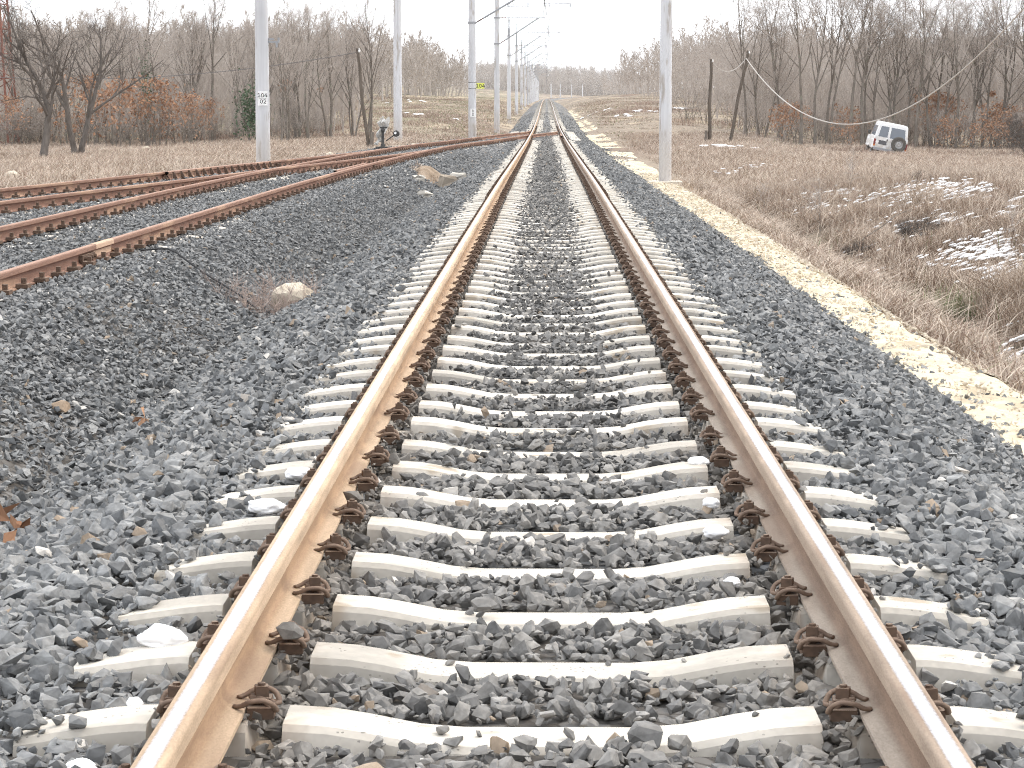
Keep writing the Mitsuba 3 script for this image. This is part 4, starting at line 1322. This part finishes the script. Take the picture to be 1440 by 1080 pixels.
px = sx - .26 + .30 * gu * (1 - .35 * (1 - gv)) + .16 * gv + .24 * wob
pz = sz + .2 + .85 * gv + .18 * (meshkit.fbm(np.stack([gu * 5, gv * 3, gu * 0 + 2], -1), 2, 3) - .5)
py = sy_ + .12 + .7 * wob
add(k, (np.stack([px, py, pz], -1).reshape(-1, 3), grid_faces(16, 22)), 'pale_plastic', True)
tag(k, 'crumpled pale plastic sheet caught behind the black switch stand', 'plastic sheet')

# ------------------------------------------------------------------ the stranded vehicle
def car(x, y, roll, yaw):
    k = tag(numbered('parked_car'), 'boxy white off-road vehicle seen from behind, tilted, with a spare wheel on its rear door', 'car')
    z = float(field(x, y)) - .32
    to = T().translate([x, y, z]).rotate([0, 0, 1], yaw).rotate([0, 1, 0], roll).rotate([1, 0, 0], 1.5)

    def rounded(pts, r):
        s = trimesh.creation.icosphere(1, r).vertices
        return hull((np.array(pts, float)[:, None] + s[None]).reshape(-1, 3))

    def quad_panel(c, depth):
        """a flat panel from four corners (x, z) at y = f(z), some depth thick"""
        o = np.array([[px_, -(.012) + .10 * max(0, (pz_ - 1.05)) / .75, pz_] for px_, pz_ in c])
        i = o + [0, depth, 0]
        return hull(np.vstack([o, i]))

    def put(name, m, mat, sm=35):
        add(numbered(f'{k}__{name}'), m, mat, sm, None, to)

    low = rounded([(s * .79, yy, zz) for s in (-1, 1) for yy, zz in ((.06, .56), (.06, 1.06), (4.05, .56), (4.05, .98))], .055)
    cab = rounded([(s * w, yy, zz) for s in (-1, 1) for w, yy, zz in ((.785, .06, 1.04), (.675, .14, 1.76), (.785, 2.75, 1.04), (.665, 2.25, 1.74))], .055)
    flare = [rounded([(s * .845, yc + d * .5, .62 - .1 * abs(d)) for d in (-1, 1)] + [(s * .845, yc + d * .36, .90) for d in (-1, 1)], .05) for s in (-1, 1) for yc in (.80, 3.3)]
    put('body', cat(low, cab, *flare), 'car_paint')
    put('roof', rounded([(s * .66, yy, 1.80) for s in (-1, 1) for yy in (.14, 2.25)], .05), 'car_paint')
    put('rear_door', quad_panel([(-.76, .60), (-.16, .60), (-.76, 1.06), (-.16, 1.06), (-.68, 1.74), (-.155, 1.74)], .03), 'car_paint')
    put('rear_door', quad_panel([(-.14, .60), (.76, .60), (-.14, 1.06), (.76, 1.06), (-.135, 1.74), (.68, 1.74)], .03), 'car_paint')
    for c in ([(-.67, 1.12), (-.21, 1.12), (-.60, 1.66), (-.20, 1.66)], [(-.09, 1.12), (.68, 1.12), (-.085, 1.66), (.61, 1.66)]):
        q = quad_panel(c, .02); put('rear_window', (q[0] + [0, -.014, 0], q[1]), 'car_glass')
    for s in (-1, 1):
        for y0_, y1_ in ((.30, 1.15), (1.25, 1.95), (2.05, 2.45)):
            o = []
            for yy in (y0_, y1_):
                for zz, w in ((1.13, .835), (1.63, .755)):
                    o += [(s * w, yy - (.12 if zz > 1.4 and yy > 2.2 else 0), zz), (s * (w - .03), yy - (.12 if zz > 1.4 and yy > 2.2 else 0), zz)]
            put('side_window', hull(np.array(o)), 'car_glass')
    tyre = lathe([(.20, -.10), (.33, -.115), (.375, -.09), (.385, 0), (.375, .09), (.33, .115), (.20, .10)], 32)
    rim = lathe([(.001, -.02), (.06, -.05), (.07, -.02), (.13, -.01), (.17, -.05), (.205, -.09), (.21, .09), (.001, .09)], 24)
    R = rotm([1, 0, 0], 90)
    for nm, m, mat in (('spare_tyre', tyre, 'rubber'), ('spare_rim', rim, 'rim_metal')):
        v = m[0] @ rotm([1, 0, 0], -90).T if nm == 'spare_rim' else m[0] @ R.T
        put(nm, (v + [.40, -.15, .90], m[1]), mat)
    for s in (-1, 1):
        b_ = bevel_box(.10, .05, .28, .012); put('tail_light', (b_[0] + [s * .80, .0, .84], b_[1]), 'red_lens')
        b_ = bevel_box(.09, .05, .08, .012); put('tail_light', (b_[0] + [s * .80, .0, .66], b_[1]), 'amber_lens')
        m = rounded([(s * 1.0, 2.42, 1.15), (s * 1.0, 2.42, 1.30), (s * .9, 2.45, 1.16), (s * .9, 2.45, 1.28)], .03); put('mirror', m, 'rubber')
        for yc in (.80, 3.3):
            Rz = rotm([0, 1, 0], 90 * s)
            put('wheel', (tyre[0] @ Rz.T + [s * .74, yc, .37], tyre[1]), 'rubber')
            put('wheel_rim', (rim[0] @ rotm([0, 1, 0], -90 * s).T + [s * .74, yc, .37], rim[1]), 'rim_metal')
    b_ = bevel_box(1.62, .10, .13, .03); put('bumper', (b_[0] + [0, -.03, .50], b_[1]), 'galvanised')
    b_ = bevel_box(.40, .02, .21, .006); put('number_plate', (b_[0] + [-.40, -.024, .84], b_[1]), 'plate_dark')
    b_ = bevel_box(.05, .03, .10, .006); put('door_handle', (b_[0] + [-.19, -.025, 1.0], b_[1]), 'rubber')
    put('underbody', cat(box(0, 1.9, .44, 1.0, 3.4, .2), box(.15, .8, .36, 1.3, .16, .16)), 'dark_steel')


car(17.15, 117.0, 11.0, -3.0)

# ------------------------------------------------------------------ loose things on and beside the track
rl = np.random.default_rng(8)


def rock(seed, size, dims=(1, .75, .55), n=16):
    r = np.random.default_rng(seed)
    p = unit(r.standard_normal((n, 3))) * (0.85 + .25 * r.random((n, 1))) * np.array(dims) * size * .5
    v, f = hull(p)
    return v, f


def lay(key, m, mat, x, y, z, rot=0, smooth=False, uv=None, tilt=(0, 0)):
    R = rotm([0, 0, 1], rot) @ rotm([1, 0, 0], tilt[0]) @ rotm([0, 1, 0], tilt[1])
    add(key, (m[0] @ R.T + [x, y, z], m[1]), mat, smooth, uv)


for seed, size, x, y, z, lab in [(1, .085, -.185, 6.28, -.178, 'dark angular stone lying on a pale sleeper just left of the track middle'), (2, .12, .21, 4.98, -.19, 'large dark stone on the nearest sleeper at the bottom of the photo'),
                                 (3, .10, -.655, 5.62, -.105, 'brownish stone resting on the foot of the left rail beside a spring clip'), (4, .085, -.665, 7.62, -.11, 'rust-stained stone on the foot of the left rail, farther up the track'),
                                 (5, .09, .0, 14.2, -.17, 'black lump of rock on the sleepers in the middle distance'), (6, .085, -.46, 8.08, -.19, 'brown-grey stone in the crib near the left rail')]:
    k = numbered('loose_stone'); v, f = rock(seed, size)
    lay(k, (v, f), 'stone_material', x, y, z + float(zt(y)) + .012, 40 * seed, False, np.full((len(v), 2), [.25, .3]))
    tag(k, lab, 'stone')


def snow_lump(seed, sx_, sy2, sz_):
    m = trimesh.creation.icosphere(3)
    v = np.array(m.vertices)
    v = v * (0.7 + .6 * meshkit.fbm(v * 1.7 + seed * 7, 3, seed)[:, None])
    return v * [sx_ * .62, sy2 * .8, sz_ * .75], np.array(m.faces)


for i, (x, y, z, a, b_, c_, lab) in enumerate([(-1.0, 5.80, -.165, .12, .075, .04, 'largest lump of melting snow, on the sleeper end left of the left rail'), (-.97, 7.76, -.165, .11, .07, .035, 'smooth cap of snow on a sleeper end left of the rail'),
                                               (-.93, 8.46, -.165, .09, .06, .03, 'small cap of snow farther along the left sleeper ends'), (.575, 8.79, -.17, .07, .05, .03, 'crumb of snow beside the right rail clips, farthest of three'),
                                               (.56, 7.9, -.175, .05, .04, .025, 'crumb of snow inside the right rail, between two clips'), (.535, 7.36, -.175, .07, .05, .03, 'nearest crumb of snow inside the right rail'),
                                               (.53, 6.62, -.185, .045, .03, .02, 'tiny crumb of snow on stones inside the right rail'), (-.98, 5.26, -.2, .05, .03, .025, 'white crumb of snow among stones left of the left rail'), (-1.0, 4.74, -.2, .06, .035, .03, 'white lump of snow at the bottom left of the photo')]):
    k = numbered('snow_lump')
    lay(k, snow_lump(i, a, b_, c_), 'snow_material', x, y, z + .012, 25 * i - 60, True)
    tag(k, lab, 'snow')

# snow left in the grass of the right-hand bank
pv = []
if True:
    for sx_, sy2 in snow_c:
        L, W = .05 + .15 * rs_.random() ** 1.5, .02 + .04 * rs_.random()
        a = .75 + .55 * rs_.standard_normal()
        m = trimesh.creation.icosphere(2)
        v = np.array(m.vertices) * (0.6 + .8 * meshkit.fbm(np.array(m.vertices) * 1.4 + rs_.random(3) * 40, 2, 1)[:, None])
        v = v * [L, W, .022]
        v = np.stack([v[:, 0] * math.cos(a) - v[:, 1] * math.sin(a), v[:, 0] * math.sin(a) + v[:, 1] * math.cos(a), v[:, 2]], 1)
        px_, py_ = v[:, 0] + sx_, v[:, 1] + sy2
        v = np.stack([px_, py_, field(px_, py_) + v[:, 2] + .13], 1)
        pv.append((v, np.array(m.faces)))
for sx_, sy2 in np.repeat(snow_c, 3, 0):
    m = trimesh.creation.icosphere(1)
    v = np.array(m.vertices) * (0.6 + .8 * rs_.random((len(m.vertices), 1))) * [.02 + .06 * rs_.random(), .02 + .05 * rs_.random(), .015]
    px_, py_ = v[:, 0] + sx_ + .35 * rs_.standard_normal(), v[:, 1] + sy2 + .8 * rs_.standard_normal()
    pv.append((np.stack([px_, py_, field(px_, py_) + v[:, 2] + .12 + .12 * rs_.random()], 1), np.array(m.faces)))
for x, y, n in [(8.2, 110, 7), (9.3, 113, 5), (8.0, 200, 6), (6.6, 190, 5), (5.0, 230, 6), (12, 205, 6), (11.4, 210, 5), (-9, 170, 3), (-5.8, 165, 2), (-16, 240, 4), (-14, 260, 6)]:
    for _ in range(n):
        m = trimesh.creation.icosphere(2)
        v = np.array(m.vertices) * (0.6 + .8 * meshkit.fbm(np.array(m.vertices) * 1.4 + rs_.random(3) * 40, 2, 1)[:, None]) * [.22, .4, .05]
        px_, py_ = v[:, 0] + x + .7 * rs_.standard_normal(), v[:, 1] + y + 2.0 * rs_.standard_normal()
        pv.append((np.stack([px_, py_, field(px_, py_) + v[:, 2] + .08], 1), np.array(m.faces)))
v, f = cat(*pv)
add('snow_remnants', (v, f), 'snow_material', True)
tag('snow_remnants', 'broken patches of melting snow lying in the dead grass of the right-hand bank', 'snow', kind='stuff')

for i, (x, y, s, lab) in enumerate([(-18.3, 95.0, .6, 'low pale rock in the dead grass right of the twin-trunked oak'), (-16.75, 96.5, .75, 'tallest pale rock in the left field before the rust-brown saplings'), (-17.3, 96.0, .55, 'flat pale rock beside the tallest one in the left field'),
                                    (-9.75, 58.6, .4, 'pale rock at the edge of the ballast left of the thick mast'), (-11.75, 50.6, .65, 'pale limestone lump at the left edge of the photo behind the sidings'), (-10.0, 64.3, .35, 'small pale rock in the grass by the outer siding'),
                                    (-7.3, 77.6, .5, 'white pointed rock between the thick mast and the leaning pole'), (-4.75, 82.5, .45, 'flat pale stone lying right of the black switch stand')]):
    k = numbered('pale_rock_lump'); s *= .62; m = rock(30 + i, s, (1, .8, .75), 26)
    lay(k, m, 'pale_rock', x, y, float(land(x, y)) + s * .12, 37 * i)
    tag(k, lab, 'rock')

k = numbered('tan_stone'); m = rock(51, .22, (1, .42, .32), 22)
lay(k, m, 'tan_rock', -2.72, 12.72, float(land(-2.72, 12.72)) + .04, -58); tag(k, 'long tan stone lying on the grey ballast left of the track', 'stone')


def dead_leaves(label, x, y, n, spread, size, seed):
    r = np.random.default_rng(seed)
    k = numbered('dead_leaf')
    c = np.array([x, y, float(land(x, y)) + .045]) + spread * r.standard_normal((n, 3)) * [1, 1, .25]
    (v, f), uv = leaf_cloud(c, r, size)
    add(k, (v, f), 'dead_leaf_material', False, uv); tag(k, label, 'leaf')


dead_leaves('curled rust-brown leaf on the ballast slope right of the long tan stone', -2.24, 12.6, 4, .02, .10, 1)
dead_leaves('handful of reddish dead leaves at the left edge of the photo on the ballast', -2.07, 8.85, 9, .045, .10, 2)

DRY = {**TREE_BSDF, 'trunk': 'pale_twig', 'crown': 'pale_twig'}
scene['tan_block'] = principled(proc(lambda p, n, uv: mix([0.22, 0.18, 0.14], [0.40, 0.35, 0.29], fbm(p.x * 9, p.y * 9, p.z * 9, 3))), 0.85, specular=0.2)
k = numbered('concrete_lump')
m = rock(60, .40, (1, .8, .72), 46)
v = m[0]
zb = float(land(-2.28, 20.4))
lay(k, (v, m[1]), 'pale_rock', -2.28, 20.4, zb + .07, 12, False, None, (8, -4)); tag(k, 'pale concrete lump half hidden by a dead bush in the ballast hollow', 'concrete block')
k = numbered('dead_bush')
tp = bare_tree(71, .36, .004, .05, 60, 9, 6, 4, 4, 0, 0, .9, .35)
tree_thing(k, tp, -2.55, 20.3, 0, 1.0, DRY); tag(k, 'small pinkish dead bush spreading round the pale concrete lump', 'bush')
k = numbered('dead_bush')
tp = bare_tree(72, .26, .004, .05, 66, 8, 6, 4, 4, 0, 0, 1.0, .35)
tree_thing(k, tp, -2.33, 20.05, 60, 1.0, DRY); tag(k, 'flattened twiggy dead bush in front of the pale concrete lump', 'bush')
k = numbered('cable_end')
t = np.linspace(0, 1, 14)
cxs, cys = -3.72 + 1.18 * t, 21.0 - 1.05 * t + .12 * np.sin(t * 4)
add(k, tubes(np.stack([cxs, cys, land(cxs, cys) + .045 + .012 * np.sin(t * 9)], 1), np.full(14, .009), 8), 'cable_black', 40)
tag(k, 'thin black cable end lying on the ballast slope left of the dead bush', 'cable')

for i, (x, y, s, rot, lab) in enumerate([(-2.2, 50.9, (.32, .30, .26), 28, 'brown-sided concrete block lying beside the track, left of a paler one'), (-1.97, 51.0, (.30, .26, .22), -12, 'pale grey concrete block touching the brown-sided one beside the track'),
                                         (-2.75, 49.8, (.2, .18, .12), 20, 'small pale concrete chunk on the ballast before the bare earth mound'), (-2.4, 45.5, (.22, .2, .12), 50, 'broken white concrete chunk nearest the camera before the earth mound')]):
    k = numbered('concrete_block'); m = bevel_box(*s, .035)
    v = m[0] + .018 * rl.standard_normal(m[0].shape)
    lay(k, (v, m[1]), 'tan_block' if i == 0 else 'sleeper_concrete', x, y, float(land(x, y)) + s[2] * .4, rot, False, None, (4, 5)); tag(k, lab, 'concrete block')
k = numbered('earth_mound')
gu, gv = np.meshgrid(np.linspace(-1, 1, 30), np.linspace(-1, 1, 30), indexing='ij')
ex, ey = -2.72 + .34 * gu + .12 * gv * gu, 53.5 + 2.4 * gv
hh = .20 * np.clip(1 - gu ** 2 - gv ** 2, -.6, 1) + .12 * (fbm2(ex, ey, 2.2, 2) - .5)
add(f'{k}__soil', (np.stack([ex, ey, land(ex, ey) + hh - .01], -1).reshape(-1, 3), grid_faces(30, 30)), 'soil_material', True)
(v_, f_), uv_ = grass_patch(97, 420, .04, .16, .014, .9, [.8, .2, 0], .7)
v_[:, 1] = v_[:, 1] * 4.2 + 53.6; v_[:, 0] += -2.72; v_[:, 2] += land(v_[:, 0], v_[:, 1]) + .10
add(f'{k}__dead_grass', (v_, f_), 'grass_material', False, uv_)
tag(f'{k}__dead_grass', kind='stuff')
tag(k, 'low mound of bare brown earth with dead grass between the siding and the main line', 'mound')


def tuft(label, x, y, seed, n, h0, h1, lean, mixk, size=.5, width=.01, name='grass_tuft', cat_='grass tuft'):
    k = numbered(name)
    (v, f), uv = grass_patch(seed, n, h0, h1, width, lean, mixk, size)
    v = v * 1.0; v[:, 2] += float(field(x, y)); v[:, 0] += x; v[:, 1] += y
    add(k, (v, f), 'grass_material', False, uv); tag(k, label, cat_)


tuft('long drooping green grass tuft down in the ditch at right', 5.05, 29.2, 81, 900, .45, .85, 1.15, [.25, 0, .75], 1.1)
tuft('olive-green grass tuft in the ditch, farther than the drooping green one', 5.15, 43.5, 82, 260, .3, .55, .9, [.5, 0, .5], .5)
tuft('straw-yellow grass clump on the bank among the snow', 7.35, 45.9, 83, 420, .5, .9, .8, [1, 0, 0], .8)
tuft('dense straw clump at the right edge of the photo by the ditch', 6.0, 28.4, 84, 900, .6, 1.05, 1.0, [.95, .05, 0], 1.3)
for i, (x, y, s, lab) in enumerate([(6.35, 39.5, .6, 'brown bramble tangle on the bank below the snow streaks'), (5.35, 39.3, .5, 'dark bramble tangle by the ditch edge'), (8.6, 52.8, .5, 'small dark bramble at the top of the bank amid snow')]):
    k = numbered('bramble')
    tp = bare_tree(90 + i, .9, .008, .05, 55, 8, 8, 5, 5, 2, 120, .7, .6, .99, .2)
    if 'leaves' in tp:
        (m_, u_) = tp['leaves']; c_ = m_[0].reshape(-1, 4, 3).mean(1, keepdims=True); m_ = ((c_ + (m_[0].reshape(-1, 4, 3) - c_) * .4).reshape(-1, 3), m_[1]); tp['leaves'] = (m_, u_ * .2)
    tree_thing(k, tp, x, y, 40 * i, s * .8, OAK); tag(k, lab, 'bramble')
for i, (x, y, h) in enumerate([(5.35, 45.6, 1.15), (5.5, 45.9, .9), (5.0, 52.5, .9), (7.1, 33.4, .95), (6.9, 33.8, .8), (7.3, 55, .8), (8.0, 60, .9)]):
    k = numbered('dry_stalk')
    tp = bare_tree(110 + i, h, .007, .45, 32, 1, 6, 3, 2, 0, 0, .12, .7)
    tree_thing(k, tp, x, y, 70 * i); tag(k, ['tall dry weed stalk standing by the ditch, left of the brambles', 'shorter dry stalk just behind the tall one by the ditch', 'lone thin stalk near the ditch, far from the brambles', 'dry branching stalk at the right edge among the nearest snow streaks', 'second dry stalk beside the one at the right edge among snow', 'thin stalk near the upper snow streaks on the bank', 'thin stalk at the top of the bank beyond the snow'][i], 'weed', 'dry weed stalks on the bank')
k = numbered('dead_branch')
c = np.array([[5.3, 40.0, .25], [5.55, 40.1, .36], [5.85, 40.3, .42], [6.1, 40.5, .5], [6.4, 40.7, .5]]); c[:, 2] += field(c[:, 0], c[:, 1])
add(k, tubes(c, np.array([.013, .012, .010, .008, .005]), 7), 'bark_material', 40)
tag(k, 'bare broken branch lying across the brambles on the bank', 'branch')

# ------------------------------------------------------------------ the hazy air
scene['air'] = {'type': 'homogeneous', 'albedo': {'type': 'rgb', 'value': [0.95, 0.95, 0.95]}, 'sigma_t': 0.00013}
scene['haze'] = {'type': 'cube', 'to_world': T().translate([0, 1000, 22.0]).scale([720, 1090, 29.0]), 'bsdf': {'type': 'null'}, 'interior': {'type': 'ref', 'id': 'air'}}
tag('haze', 'thin winter haze over the whole valley', 'haze', kind='stuff')

# left-to-right names for the trees that only their place tells apart
for grp, lab in (('front trees of the right-hand wood', 'slender bare tree, {} from the left in the front row of the right-hand wood'), ('front trees of the left-hand wood', 'thin bare tree, {} from the left along the front of the left-hand wood'),
                 ('leafy oak saplings of the right-hand wood', 'orange-leaved young oak, {} from the left at the foot of the right-hand wood'), ('leafy oak saplings before the left-hand wood', 'bushy rust-leaved oak, {} from the left before the left-hand wood'),
                 ('spindly trees by the leaning pole', 'spindly dark sapling, {} from the left near the leaning wooden pole'), ('bare shrubs behind the telephone poles', 'low grey bare shrub, {} from the left behind the telephone poles')):
    in_order([q for q, v_ in labels.items() if v_.get('group') == grp], lab)
